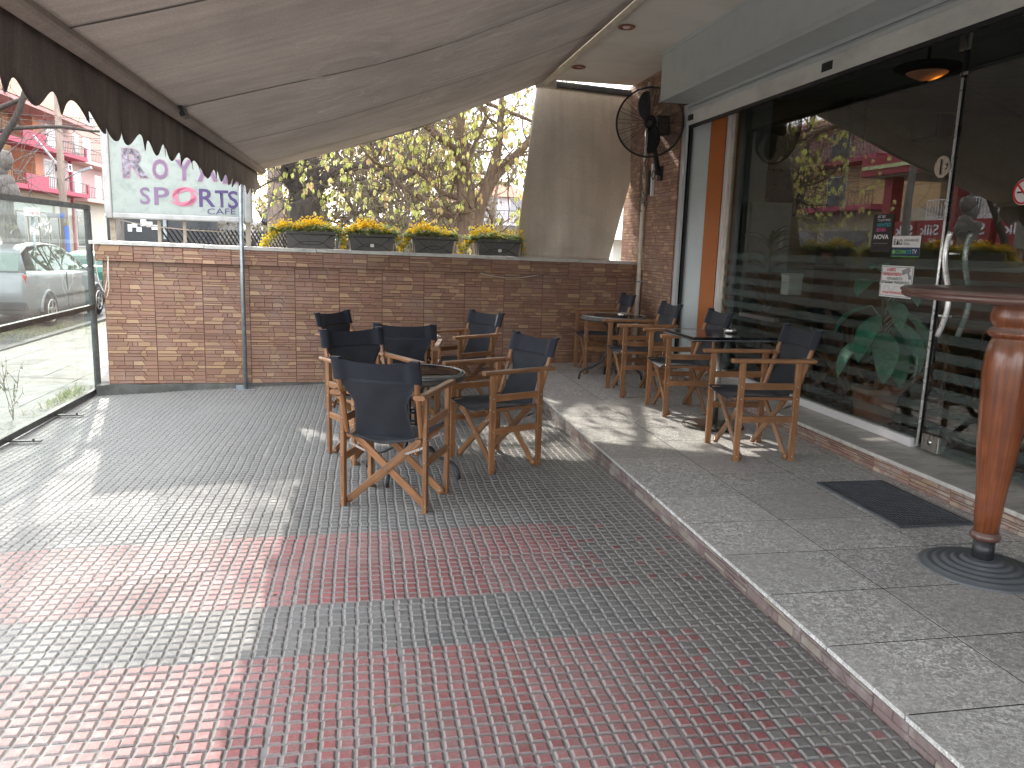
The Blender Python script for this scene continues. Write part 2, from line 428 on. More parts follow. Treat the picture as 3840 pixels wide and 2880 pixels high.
basic('red_paint', (.50, .025, .035), .5, var=.06); basic('hot_red', (.38, .06, .095), .75, var=.05, world=True); basic('station_red', (.28, .018, .028), .6, var=.05, world=True); basic('room_ceiling', (.34, .33, .32), .9)
basic('soil_pot', (.04, .03, .022), .95)
def glass(name, tint, f0=.08, rough=0.0, dust=0.0, dcol=(.5, .55, .5)):
    m, n = newmat(name)
    t = n('ShaderNodeBsdfTransparent', Color=rgba(tint)); g = n('ShaderNodeBsdfGlossy', Roughness=rough, Color=(1, 1, 1, 1))
    geo = n('ShaderNodeNewGeometry'); dt = n('ShaderNodeVectorMath', _operation='DOT_PRODUCT'); n.link(geo.outputs['Incoming'], dt.inputs[0]); n.link(geo.outputs['Normal'], dt.inputs[1])
    ab = n('ShaderNodeMath', _operation='ABSOLUTE'); n.link(dt.outputs['Value'], ab.inputs[0])
    om = n('ShaderNodeMath', _operation='SUBTRACT'); om.inputs[0].default_value = 1; n.link(ab.outputs[0], om.inputs[1])
    pw = n('ShaderNodeMath', _operation='POWER'); n.link(om.outputs[0], pw.inputs[0]); pw.inputs[1].default_value = 5
    fr = n('ShaderNodeMath', _operation='MULTIPLY_ADD'); n.link(pw.outputs[0], fr.inputs[0]); fr.inputs[1].default_value = 1-f0; fr.inputs[2].default_value = f0
    mx = n('ShaderNodeMixShader'); n.link(fr.outputs[0], mx.inputs[0]); n.link(t.outputs[0], mx.inputs[1]); n.link(g.outputs[0], mx.inputs[2])
    sh = mx.outputs[0]
    if dust:
        d = n('ShaderNodeBsdfDiffuse', Color=rgba(dcol)); tl = n('ShaderNodeBsdfTranslucent', Color=rgba(dcol))
        a = n('ShaderNodeMixShader', Fac=.5); n.link(d.outputs[0], a.inputs[1]); n.link(tl.outputs[0], a.inputs[2])
        nz = noise_n(n, objvec(n, world=True), 2.0, 5, .6)
        m2 = n('ShaderNodeMixShader'); n.link(ramp(n, nz.outputs[0], [(.3, dust*.5), (.7, dust*1.3)]).outputs[0], m2.inputs[0]); n.link(sh, m2.inputs[1]); n.link(a.outputs[0], m2.inputs[2]); sh = m2.outputs[0]
    finish(n, sh)
glass('shop_glass', (.60, .65, .62), .105)
glass('screen_glass', (.84, .93, .89), f0=.09, dust=.085, dcol=(.62, .70, .66))
glass('frost', (.82, .88, .85), f0=.03, dust=.23, dcol=(.33, .40, .39), rough=.2)
glass('table_glass', (.7, .7, .7), f0=.09)
glass('car_glass', (.45, .62, .55), f0=.08, dust=.15, dcol=(.3, .45, .4))
def leafmat(name, trans=.45, rough=.6):
    m, n = newmat(name)
    a = n('ShaderNodeVertexColor', _layer_name='Col').outputs[0]
    nz = noise_n(n, objvec(n, world=True), 30, 2)
    c = mixc(n, 1.0, a, ramp(n, nz.outputs[0], [(.3, .75), (.7, 1.2)]).outputs[0], 'MULTIPLY')
    p = n('ShaderNodeBsdfPrincipled', Roughness=rough); t = n('ShaderNodeBsdfTranslucent'); n.link(c, p.inputs['Base Color']); n.link(c, t.inputs[0])
    mx = n('ShaderNodeMixShader', Fac=trans); n.link(p.outputs[0], mx.inputs[1]); n.link(t.outputs[0], mx.inputs[2]); finish(n, mx.outputs[0])
leafmat('leaf', .55); leafmat('petal', .5); leafmat('big_leaf', .3, .4)
emis('bulb_glow', (1.0, .42, .08), 5.0)
rng = random.Random(7)
# ------------------------------------------------------------------ pavement of small raised squares
X0, Y0, PT = .13, 2.37, .435
CE = PT/8
def pavement():
    b = MB(); 
    # base sheet (grooves), follows the same gentle slope, up to the glass screen and under the wall
    def sh(u, v):
        x = -2.95+u*4.65; y = -2+v*11.6; return (x, y, gz(x, y)-.001)
    b.grid(sh, 40, 50, 0, smooth=False)
    vs = []; fs = []; cs = []
    it0, it1 = int((-2.93-X0)//PT), int((1.70-X0)//PT)+1
    jt0, jt1 = int((1.0-Y0)//PT), int((9.35-Y0)//PT)+1
    for jt in range(jt0, jt1+1):
        for it in range(it0, it1):
            k = jt
            red = (k < 1) or (k in (2, 3))
            tv = rng.uniform(.82, 1.18)
            fade = rng.random()**2*.6
            ox, oy = rng.gauss(0, .0028), rng.gauss(0, .0028); tz = rng.gauss(0, .0006); tw = rng.gauss(0, .004)
            wob = [rng.gauss(0, .0016) for _ in range(18)]
            for ci in range(8):
                for cj in range(8):
                    x0 = X0+it*PT+ci*CE; y0 = Y0+jt*PT+cj*CE
                    if x0+.022 > 1.697 or x0 < -2.93 or y0 < 1.0: continue
                    g = .0036 if ci else .0045
                    xm, ym = x0+CE/2, y0+CE/2
                    if ym > 9.02+.085*(xm+2.7): continue
                    far = ym > 7.0
                    r2 = rng.random
                    e = lambda: rng.gauss(0, .0006)
                    qx = ox+wob[cj]*1.0+tw*(cj-4)*.12; qy = oy+wob[9+ci]-tw*(ci-4)*.12
                    a0, a1, c0, c1 = x0+g+qx, min(x0+CE-g+qx, 1.696), y0+g+qy, y0+CE-g+qy
                    z = gz(xm, ym)+tz; hh = .0055+rng.gauss(0, .0004); bv = .0062
                    dirtedge = (xm-1.18+rng.gauss(0, .10)+.10*sin(ym*2.1)) > 0
                    if red and not (dirtedge and rng.random() < .93):
                        pk = fade+rng.uniform(-.05, .12)
                        base = Vector((.31, .085, .086)).lerp(Vector((.36, .19, .185)), max(0, min(1, pk)))
                    elif dirtedge: base = Vector((.19, .185, .175))
                    else: base = Vector((.150, .156, .152))
                    base = base*tv*rng.uniform(.82, 1.18)
                    if x0 < -.4: base = base.lerp(Vector((.26, .165, .15)) if red else Vector((.205, .20, .19)), min(.75, (-x0-.4)*.6))  # pads paler towards the left, the sunlit look put into their colour
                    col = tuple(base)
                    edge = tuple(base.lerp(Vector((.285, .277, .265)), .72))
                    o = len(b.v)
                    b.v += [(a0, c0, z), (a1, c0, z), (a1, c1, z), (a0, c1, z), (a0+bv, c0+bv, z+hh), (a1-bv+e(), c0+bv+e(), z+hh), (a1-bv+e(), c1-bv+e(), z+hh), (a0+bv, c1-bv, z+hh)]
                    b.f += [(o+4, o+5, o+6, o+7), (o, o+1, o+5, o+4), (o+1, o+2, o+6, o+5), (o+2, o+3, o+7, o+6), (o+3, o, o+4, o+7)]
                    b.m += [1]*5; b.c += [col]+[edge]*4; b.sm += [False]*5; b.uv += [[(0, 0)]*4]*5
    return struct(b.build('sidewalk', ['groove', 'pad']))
pavement()
# ------------------------------------------------------------------ ground, plaza slabs, road
def gfar(x, y):
    if y > 9.6 or x < -2.95: return min(-.17-.004*max(0, y-9), -.17)-.02
    return -.4
b = MB()
b.add([(-400, -200, -.62), (400, -200, -.62), (400, 600, -.62), (-400, 600, -.62)], [(0, 1, 2, 3)])
struct(b.build('ground', 'soil'))
b = MB(); b.bx(-16.5, -5.35, -30, 140, -.7, -.29); struct(b.build('road', 'asphalt'))
b = MB()                                              # light slabs of the wide pavement beyond the glass screen
for i in range(-6, 48):
    for j in range(0, 5):
        y0 = -3+i*.5; x1 = -2.97-j*.48; v = rng.uniform(.86, 1.1); z = -.205-.0065*max(0, y0-7)+rng.gauss(0, .0015)
        if y0 > 9.2 or True:
            b.bx(x1-.472, x1, y0, y0+.492, z-.04, z, col=(v, v*.99, v*.96))
b.bx(-5.36, -2.96, -6, 21.2, -.5, -.35, 1)
struct(b.build('plaza_paving', ['paving', 'joint']))
b = MB()
def gs(u, v):
    x = -2.96+u*60; y = 9.55+v*70; return (x, y, -.22-.004*(y-9)+.05*noise.noise(Vector((x*.6, y*.6, 0))))
b.grid(gs, 60, 60); struct(b.build('dirt_ground', 'soil'))
b = MB(); b.bx(-5.5, -5.36, -30, 90, -.6, -.22); struct(b.build('kerb', 'concrete'))
# ------------------------------------------------------------------ raised tiled step of the cafe
b = MB()
b.bx(1.715, 3.9, -3, 9.9, -.35, .1086, 0)
ys = [1.99+.4375*(k-12) for k in range(32)]
xs = [(1.695, 2.246), (2.250, 2.800), (2.804, 3.354), (3.358, 3.44)]
for y in ys:
    for k, (xa, xb) in enumerate(xs):
        v = rng.uniform(.93, 1.07)*(1.10 if k == 0 and y < 4 else .97)
        b.bx(xa+.002, xb-.002, y+.004, y+.4325, .092, .110+rng.gauss(0, .00012), 1, (v, v*rng.uniform(.97, 1.01), v*.97))
o = b.build('terrace_platform', ['joint', 'platform_tile']); struct(o)
# ledge-stone cladding: irregular strips
LIGHT = [(.50, .305, .18), (.56, .35, .21), (.46, .275, .16)]
BROWN = [(.36, .19, .13), (.39, .205, .14), (.34, .175, .118), (.37, .20, .135)]
def panel_design(r, w, h):
    out = []; z = 0; last = 0
    hs = []
    while z < h-.02:
        k = r.choice([.024, .038, .044, .05]); 
        if h-z-k < .02: k = h-z
        hs.append((z, k)); z += k
    for z, k in hs:
        x = 0; sl0 = 0
        while x < w-.001:
            l = r.choice([.05, .085, .11, .13, .16, .2])*(1.25 if k < .03 else 1.0)
            if w-x-l < .04: l = w-x
            sl = 0 if abs(x+l-w) < 1e-6 else r.choice([0, 0, 0, .008, -.008, .015, -.015])
            lt = r.random() < .42 and not last
            last = lt
            out.append((x, z, l, k, sl0, sl, r.choice(LIGHT) if lt else r.choice(BROWN), r.uniform(.001, .0045)+(0.0015 if lt else 0)))
            x += l; sl0 = sl
    return out
DES = [panel_design(random.Random(100+k), .49, .166) for k in range(9)]
def clad(b, org, ux, uz, nrm, W, H, pw=.49, ph=.166, mi=0, tint=(1, 1, 1), seed=1, jz=None, x_off=0, grout=True, mj=1):
    """ceramic ledge panels on a rectangle; mi pieces, mj joint sheet"""
    r = random.Random(seed); org = Vector(org); ux = Vector(ux); uz = Vector(uz); nrm = Vector(nrm)
    J = jz or (lambda s: 0)
    q = lambda s, z, d: org+ux*s+uz*(z+J(s))+nrm*d
    b.add([q(0, 0, 0), q(W, 0, 0), q(W, H, 0), q(0, H, 0)], [(0, 1, 2, 3)], mj)
    nx = int(math.ceil((W+x_off)/pw)); nz = int(math.ceil(H/ph-1e-6))
    for j in range(nz):
        for i in range(nx):
            D = DES[r.randrange(9)]; x00 = i*pw-x_off; tv = r.uniform(.9, 1.08)
            for x, z, l, k, s0, s1, col, hh in D:
                z *= ph/.166; k *= ph/.166; x *= pw/.49; l *= pw/.49
                xa, xb = x00+x+.0016, x00+x+l-.0016; za, zb = j*ph+z+.0013, j*ph+z+k-.0013
                if x < 1e-6: xa += .0026
                if z < 1e-6: za += .0013
                P = [(xa+(-s0 if x > 0 else 0), za), (xb-s1, za), (xb+s1, zb), (xa+(s0 if x > 0 else 0), zb)]
                P = [(min(max(a, .001), W-.001), min(max(c, .001), H-.001)) for a, c in P]
                if P[1][0]-P[0][0] < .006 or P[2][1]-P[1][1] < .006: continue
                hh2 = .003+hh; e = .0022
                cx_ = sum(p[0] for p in P)/4; cz_ = sum(p[1] for p in P)/4
                ins = [(a+(e if a < cx_ else -e), c+(e if c < cz_ else -e)) for a, c in P]
                vs = [q(a, c, .0005) for a, c in P]+[q(a, c, hh2) for a, c in ins]
                v = .77*tv*r.uniform(.9, 1.1); cc = tuple(col[t]*tint[t]*v for t in range(3))
                b.add(vs, [(4, 5, 6, 7), (0, 1, 5, 4), (1, 2, 6, 5), (2, 3, 7, 6), (3, 0, 4, 7)], mi, cc)
b = MB()
clad(b, (1.705, 9.35, -.20), (0, -1, 0), (0, 0, 1), (-1, 0, 0), 12.3, .289, pw=.45, ph=.15, tint=(.72, .98, 1.35), seed=5)
struct(b.build('step_riser', ['ledge_dusty', 'mortar']))
# ------------------------------------------------------------------ boundary wall at the far end
WA = math.atan(.085); WT = Vector((cos(WA), sin(WA), 0)); WN = Vector((-sin(WA), cos(WA), 0)); WO = Vector((-2.72, 9.01, 0))
def WPt(s, d, z): return WO+WT*s+WN*d+Vector((0, 0, z))
WL = 6.16
shear = lambda s: -.0115*s
wall = thing('boundary_wall', 'long low wall clad in brown stone-strip panels with a pale marble coping, behind the chairs', 'wall')
b = MB()
clad(b, WPt(0, 0, -.063), WT, (0, 0, 1), -WN, WL, 1.33, seed=11, jz=shear)
for s0 in (0,):
    vs = [WPt(s, d, z+shear(s)) for s in (0, WL) for d in (.002, .24) for z in (-.063, 1.43)]
    b.add(vs, [(0, 1, 3, 2), (4, 6, 7, 5), (0, 2, 6, 4), (1, 5, 7, 3), (2, 3, 7, 6)], 1)
clad(b, WPt(0, .24, -.063), -WN, (0, 0, 1), -WT, .24, 1.33, seed=12)
b.build('wall_body', ['ledge', 'mortar'], wall)
b = MB()
clad(b, WPt(-.06, -.055, 1.266), WT, (0, 0, 1), -WN, WL+.06, .166, seed=13, jz=shear, x_off=.12)
vs = [WPt(s, d, z+shear(s)) for s in (-.06, WL) for d in (-.054, .0) for z in (1.266, 1.432)]
b.add(vs, [(0, 1, 3, 2), (4, 6, 7, 5), (0, 4, 5, 1), (0, 2, 6, 4), (1, 5, 7, 3)], 1)
clad(b, WPt(-.06, .26, 1.266), -WN, (0, 0, 1), -WT, .30, .166, seed=14)
b.build('upper_course', ['ledge', 'mortar'], wall)
b = MB()
seg = [-.11, 1.02, 2.2, 3.4, 4.15, 5.35, WL]
for a, c in zip(seg[:-1], seg[1:]):
    dz = rng.uniform(-.004, .004)
    vs = [WPt(s, d, z+shear(s)+dz) for s in (a+.002, c-.002) for d in (-.078, .30) for z in (1.434, 1.472)]
    b.add(vs, [(0, 1, 3, 2), (4, 6, 7, 5), (0, 4, 5, 1), (2, 3, 7, 6), (0, 2, 6, 4), (1, 5, 7, 3)])
b.build('coping', 'marble', wall, bevel=.003)
b = MB()
def foot(u, v):
    s = -.13+u*4.6; rr = .02*noise.noise(Vector((s*3, v*4, 2))); base = -.35
    z = base+(.285+.013*noise.noise(Vector((s*4, 0, 0))))*min(1, v*2)+shear(s)*.7
    d = -.05+.06*u if v < .5 else -.05+.06*u+.16*(v-.5)
    return WPt(s, d+rr*.5, z+rr*.3)
b.grid(foot, 90, 8, smooth=False)
vs = [WPt(s, d, z) for s in (-.13, 4.4) for d in (.03, .24) for z in (-.4, -.075)]
b.add(vs, [(0, 1, 3, 2), (4, 6, 7, 5), (2, 3, 7, 6), (1, 5, 7, 3)])
b.build('concrete_footing', 'concrete', wall)

# ------------------------------------------------------------------ cafe building
XG = 3.80
shop = thing('cafe_building', 'glass fronted cafe ground floor with grey shutter housing, orange panel and brick pier', 'building')
b = MB()                                               # brick pier at the far corner
clad(b, (3.38, 10.1, -.2), (0, -1, 0), (0, 0, 1), (-1, 0, 0), 1.80, 3.8, pw=.45, ph=.15, tint=(1.12, 1.2, 1.25), seed=21)
clad(b, (3.38, 8.30, .11), (1, 0, 0), (0, 0, 1), (0, -1, 0), .07, 3.5, seed=22)
b.bx(3.382, 3.9, 8.302, 10.1, -.3, 3.58, 1)
b.build('brick_pier', ['ledge', 'mortar'], shop)
b = MB()
b.bx(1.95, 9.6, -8, 9.93, 3.59, 3.85); 
b.build('ceiling_soffit', 'plaster_white', shop)
b = MB(); b.bx(2.4, 9.6, -8, 9.80, 3.85, 9.0, 0, (.62, .55, .45)); b.bx(9.6, 9.8, -8, 10.1, -.3, 3.85, 0, (.6, .55, .45)); b.build('upper_storeys', 'facade', shop)
b = MB()                                               # roller shutter housing
b.bx(3.08, 3.10, -4, 8.20, 3.09, 3.588); b.bx(3.10, 3.46, -4, 8.20, 3.09, 3.105); b.bx(3.10, 3.46, 8.185, 8.20, 3.105, 3.588)
b.bx(3.074, 3.08, -4, 8.203, 3.13, 3.142); b.bx(3.070, 3.08, -4, 8.203, 3.085, 3.10); b.bx(3.072, 3.08, -4, 8.203, 3.553, 3.588)
b.bx(3.40, 3.47, -4, 8.20, 3.06, 3.09)
b.build('shutter_housing', 'grey_metal', shop, bevel=.002)
b = MB()
prev = None
for (x, z) in ((3.41, 3.055), (3.395, 3.03), (3.42, 3.01)): 
    if prev: b.beam((prev[0], 2.15, prev[1]), (x, 2.15, z), 12.2, .004, side=(0, 1, 0), mi=1)
    prev = (x, z)
b.bx(3.425, 3.455, -4, 8.24, 2.875, 3.02, 0); b.bx(3.42, 3.46, -4, 8.24, 2.845, 2.873, 2); b.bx(3.43, 3.445, -4, 8.24, 3.02, 3.08, 1)
y_l = atx(3100, 246, 3.42).y
b.bx(3.421, 3.426, y_l-.07, y_l+.07, 2.915, 2.98, 2)
b.bx(3.405, 3.426, 8.10, 8.22, 2.92, 2.975, 2)
b.build('roller_shutter', ['light_metal', 'grey_metal', 'black_rubber'], shop, bevel=.0015)
b = MB()                                               # guide rail and slot
b.bx(3.395, 3.425, 8.20, 8.299, .11, 3.085, 0); b.bx(3.445, 3.475, 8.20, 8.299, .11, 3.085, 1); b.bx(3.425, 3.445, 8.26, 8.299, .11, 3.085, 1)
b.build('guide_rail', ['grey_metal', 'black_rubber'], shop)
def vplane(b, p0, p1, z0, z1, th, mi=0):
    p0 = Vector(p0); p1 = Vector(p1); d = (p1-p0).normalized(); nn = Vector((d.y, -d.x, 0))
    b.poly([(p0.x, p0.y, z0), (p1.x, p1.y, z0), (p1.x, p1.y, z1), (p0.x, p0.y, z1)], -nn, th, mi)
b = MB(); vplane(b, (3.475, 8.24, 0), (3.63, 8.10, 0), .11, 3.3, .03); b.build('grey_panel', 'grey_metal', shop)
b = MB(); vplane(b, (3.632, 8.10, 0), (3.755, 7.99, 0), .24, 3.3, .03); b.build('orange_panel', 'orange_panel', shop)
b = MB(); b.bx(3.756, 3.80, 7.93, 7.975, .24, 3.3, 0); b.bx(3.785, 3.83, 7.87, 7.928, .24, 3.3, 1); b.bx(3.765, 3.815, 4.70, 7.925, .243, .305, 0)
b.build('window_frame', ['white_pvc', 'cream_paint'], shop, bevel=.002)
b = MB()                                               # plinth and marble threshold
clad(b, (3.425, 8.2, .11), (0, -1, 0), (0, 0, 1), (-1, 0, 0), 12.2, .105, pw=.36, ph=.105, tint=(1.15, 1.35, 1.6), seed=31)
b.bx(3.427, 3.95, -4, 8.2, .08, .212, 1)
b.build('plinth', ['ledge_dusty', 'mortar'], shop)
b = MB()
for a, c in ((8.19, 6.3), (6.296, 4.66), (4.656, 3.05), (3.046, 1.2), (1.196, -2)):
    b.bx(3.395, 3.95, c, a, .213, .240)
b.build('marble_sill', 'marble', shop, bevel=.006)
# glazing
def pane(name, y0, y1, z0, z1, x=XG, mat='shop_glass', parent=shop):
    b = MB(); b.add([(x, y0, z0), (x, y1, z0), (x, y1, z1), (x, y0, z1)], [(0, 1, 2, 3)]); return b.build(name, mat, parent)
pane('window_pane', 4.665, 7.93, .30, 3.35)
pane('fanlight_pane', 2.9, 4.655, 2.75, 3.35)
door = MB(); door.add([(XG, 2.9, .262), (XG, 4.645, .262), (XG, 4.645, 2.742), (XG, 2.9, 2.742)], [(0, 1, 2, 3)]); door = door.build('glass_door', 'shop_glass', shop)
pane('window_pane', -3.5, 2.89, .30, 3.35)
b = MB()                                               # frosted privacy stripes
for k in range(11):
    zt = 1.545-.122*k; hh = .066+.0*k
    for a, c in ((4.68, 7.925), (2.92, 4.60), (-3.5, 2.88)):
        b.add([(XG-.004, a, zt-hh), (XG-.004, c, zt-hh), (XG-.004, c, zt), (XG-.004, a, zt)], [(0, 1, 2, 3)])
b.build('frosted_stripe', 'frost', shop)
b = MB()                                               # steel edge strip of the door, clips, lock
b.tube([(XG-.014, 4.655, .262), (XG-.014, 4.655, 2.70)], .009, 8); b.build('edge_strip', 'strip_chrome', shop)
b = MB(); b.bx(XG-.02, XG+.02, 4.657, 4.665, .3, 3.35); b.build('glass_edge', 'black_rubber', shop)
p = atx(3612, 166, XG)
for a in ((XG-.022, XG-.004, 4.62, 4.71, 2.87, 2.97), (XG-.016, XG-.004, 4.62, 4.68, 2.715, 2.735), (XG-.03, XG+.03, 4.44, 4.60, .258, .37)): b = MB(); b.bx(*a); b.build('clamp', 'brushed', shop, bevel=.003)
b = MB(); b.tube([(XG-.032, 4.52, .32), (XG-.036, 4.52, .32)], .022, 12); b.build('clamp_bolt', 'chrome', shop)
b = MB()
lc = Vector((XG, 4.70, 2.15))
def disc(b, c, r, t, n=28, half=None, mi=0):
    pts = [(c.x, c.y+r*cos(2*pi*k/n), c.z+r*sin(2*pi*k/n)) for k in range(n)]
    b.poly(pts, (-1, 0, 0), t, mi)
disc(b, lc+Vector((-.004, .02, 0)), .072, .03); disc(b, lc+Vector((-.036, -.012, 0)), .02, .012, 16)
b.bx(XG-.040, XG-.0345, 4.722, 4.732, 2.10, 2.20, 1)
b.build('lock', ['brushed', 'black_rubber'], shop, bevel=.002)
def sbar(b, y, xo, z0=1.045, z1=1.725):
    pts = []; n = 28
    for k in range(n+1):
        t = k/n; z = z0+(z1-z0)*t
        pts.append((XG+xo, y-.042*sin((t-.06)*2*pi*1.0), z))
    b.tube(pts, .0175, 12)
b = MB(); sbar(b, 4.50, -.075)
for z in (1.18, 1.585): b.tube([(XG-.075, 4.50+(.03 if z < 1.3 else -.0), z), (XG-.002, 4.50, z)], .007, 8)
h = b.build('handle', 'strip_chrome', door)
b = MB(); sbar(b, 4.50, .075); b.build('handle', 'strip_chrome', door)

# ------------------------------------------------------------------ interior
inn = thing('cafe_interior_room', 'dark cafe room seen through the glass front', 'room')
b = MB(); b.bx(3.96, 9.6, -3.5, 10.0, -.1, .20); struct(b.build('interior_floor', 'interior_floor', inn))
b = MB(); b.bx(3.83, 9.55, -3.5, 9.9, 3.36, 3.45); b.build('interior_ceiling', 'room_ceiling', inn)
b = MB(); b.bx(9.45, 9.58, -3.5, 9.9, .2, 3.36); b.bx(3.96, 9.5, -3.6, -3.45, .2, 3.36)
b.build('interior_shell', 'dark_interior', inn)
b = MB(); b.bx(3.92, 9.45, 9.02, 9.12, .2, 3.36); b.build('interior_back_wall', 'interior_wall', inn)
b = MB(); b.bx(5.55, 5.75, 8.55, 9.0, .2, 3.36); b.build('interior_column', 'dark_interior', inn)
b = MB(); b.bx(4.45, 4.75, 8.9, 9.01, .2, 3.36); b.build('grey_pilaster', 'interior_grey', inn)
# ------------------------------------------------------------------ awning
aw = thing('awning', 'large brown grey retractable awning with scalloped valance stretched over the terrace', 'awning')
AX0, AZ0, AX1, AZ1, AY0, AY1 = -1.17, 2.335, 2.17, 3.535, -3.0, 9.80
def asurf(u, v, off=0):
    x = AX0+(AX1-AX0)*u; y = AY0+(AY1-AY0)*v
    z = AZ0+(AZ1-AZ0)*u
    z -= .10*sin(pi*u)*(.8+.2*sin(y*2.6))
    z += .012*sin(u*9+y*1.3)*sin(pi*u)+.010*sin(y*9.5)*u*(1-u)*2
    y2 = y+(.16*sin(pi*u)**2*-1 if v > .999 else 0)
    return (x, y2 if v > .999 else y, z+off)
b = MB(); b.grid(lambda u, v: asurf(u, v), 26, 110); b.build('canopy', 'awning_cloth', aw)
b = MB()
seams = [atx(387, 228, -1.10).y, atx(706, 465, -1.12).y, 2.35, 1.0]
seams = [3.52, 5.42, 7.3, 9.1, 1.6]
for k, y in enumerate(seams):
    b = MB()
    v = (y-AY0)/(AY1-AY0)
    for i in range(26):
        u0, u1 = i/26, (i+1)/26
        p = [asurf(u0, v, -.004), asurf(u1, v, -.004), asurf(u1, v+.0016, -.004), asurf(u0, v+.0016, -.004)]
        b.add(p, [(0, 1, 2, 3)])
    b.build('seam', 'seam', aw)
# printed words of the upper side faintly showing from below
def ghost(s, yc, u0, u1, hgt, flip=True, off=.01):
    o = text('printed_lettering', s, 'faded_print', aw, (0, 0, 0), (1, 0, 0), (0, 1, 0), 1, 1, off=off)
    for v_ in o.data.vertices:
        a, c = v_.co.x, v_.co.y
        y = yc+(a-.5)*hgt; u = u1-(u1-u0)*c
        vv = (y-AY0)/(AY1-AY0)
        v_.co = Vector(asurf(u, min(max(vv, 0), .998), -.006))
ghost('SPORTS', 6.25, .50, .70, 3.0); ghost('ROYAL', 5.8, .24, .40, 2.6)
b = MB()
pts = [(0, 0), (.55, -.06), (.42, .10), (.95, .42), (.50, .30), (.62, .62), (.25, .28)]
vs = [Vector(asurf(.76+.14*a, (6.5+1.0*c-AY0)/(AY1-AY0), -.006)) for a, c in pts]
b.add(vs, [(0, 1, 2), (0, 2, 4), (2, 3, 4), (0, 4, 6), (4, 5, 6)]); b.build('printed_emblem', 'faded_print', aw)
b = MB()
b.beam((AX0, AY0, AZ0-.005), (AX0, AY1+.02, AZ0-.005), .075, .085, side=(1, 0, .35), ch=.012)
b.beam((AX0-.045, AY0, AZ0+.012), (AX0-.045, AY1+.02, AZ0+.012), .03, .05, side=(1, 0, .35), ch=.006)
b.build('front_bar', 'awning_cloth', aw)
b = MB(); b.beam((AX0+.046, 5.38, AZ0+.0), (AX0+.046, 5.52, AZ0+.0), .03, .10, side=(1, 0, .35)); b.build('bar_joint', 'charcoal_paint', aw)
b = MB(); b.tube([(AX1+.02, AY0, AZ1), (AX1+.02, AY1-.03, AZ1)], .045, 12); b.build('roller_tube', 'cream_paint', aw)
for y in (6.2, 2.2): b = MB(); b.bx(AX1-.03, AX1+.07, y-.02, y+.02, AZ1-.02, 3.59); b.build('bracket', 'cream_paint', aw)
b = MB(); b.bx(AX1-.10, AX1+.16, 9.78, 9.82, AZ1-.07, 3.59)
b.build('bracket', 'cream_paint', aw, bevel=.003)
def vsurf(u, v):
    y = AY0+(AY1-AY0)*u; ph = (y-2.91)/.2475
    prof = .268+.037*cos(2*pi*ph)+.008*sin(y*3.1)+.006*sin(y*7.7)
    drop = prof*v
    x = AX0-.055+.016*sin(y*17+sin(y*3)*2)*v*v+.012*sin(y*5.3)*v-.0*v
    return (x, y, AZ0-.01-drop)
b = MB(); b.sheet(vsurf, 760, 6, .002); b.build('valance', 'valance_cloth', aw)
# pole
px_, py_ = -1.30, 9.0
pl = thing('steel_pole', 'thin grey steel pole standing by the stone wall under the awning', 'pole', (-1.302, 9.09-.13, gz(-1.3, 8.95)))
b = MB(); b.tube([(0, 0, 0), (0, 0, 1.2), (.01, 0, 2.42)], .024, 12); b.build('pole_tube', 'galv', pl)
b = MB(); b.bx(-.12, .10, -.05, .05, 0, .012); b.bx(-.10, -.02, -.012, .012, .012, .05); b.build('foot_plate', 'galv', pl)
# ------------------------------------------------------------------ side curtain
cu = thing('side_curtain', 'beige canvas side blind hanging from a rail down to the coping of the wall', 'curtain')
cTL, cTR, cBL, cBR = aty(2012, 318, 9.99), aty(2452, 372, 10.05), aty(1931, 962, 9.62), aty(2281, 978, 9.70)
def csurf(u, v):
    p = cTL.lerp(cTR, u).lerp(cBL.lerp(cBR, u), v)
    lo = max(0, v-.72)/.28
    p = p+Vector((0, .02*sin(u*21+v*2)*lo+.014*sin(u*9)*v, -.004*sin(u*21)*lo))
    if v > .5: p = p+Vector((.05*(v-.5)*(1-u)*0, 0, 0))
    return p
b = MB(); b.sheet(csurf, 60, 40, .002); b.build('blind_cloth', 'curtain_cloth', cu)
b = MB(); r0, r1 = cTL+Vector((-.03, -.0, .035)), cTR+Vector((.03, 0, .035)); b.beam(r0, r1, .05, .075, side=(0, 1, 0), ch=.006); b.build('top_rail', 'charcoal_paint', cu)
b = MB(); b.tube([cBL+Vector((-.02, 0, 0)), cBR+Vector((.02, 0, 0))], .014, 8); b.build('bottom_bar', 'curtain_cloth', cu)
# ------------------------------------------------------------------ downlights and pipe
for k, (px, py, lab) in enumerate(((2350, 98, 'reddish brown ceiling downlight nearer to the shutter housing, with a pale bulb'), (2170, 249, 'reddish brown ceiling downlight close to the hanging side blind'))):
    p = atz(px, py, 3.59)
    t = thing('ceiling_downlight', lab, 'light', (p.x, p.y, 3.59), 0, 'downlights in the soffit')
    b = MB(); b.lathe([(.052, -.001), (.075, -.002), (.082, -.010), (.075, -.018), (.055, -.014), (.05, -.002)], 24); b.build('trim_ring', 'brown_brass', t)
    b = MB(); b.lathe([(.0, -.010 if k else -.022), (.03, -.008 if k else -.018), (.045, -.002)], 20); b.build('bulb', 'ink_grey' if k else 'white_pvc', t)
pp = thing('drain_pipe', 'beige pipe running up the brick pier beside the fan', 'pipe')
b = MB()
b.tube([(3.335, 9.24, .11), (3.335, 9.24, 3.5)], .027, 10); b.build('pipe_tube', 'cream_paint', pp)
for z in (1.15, 2.1, 3.0): b = MB(); b.bx(3.30, 3.38, 9.21, 9.27, z, z+.02); b.build('clip', 'galv', pp)
ps = thing('power_strip', 'black power strip with a white cable trunking on the brick pier', 'power strip')
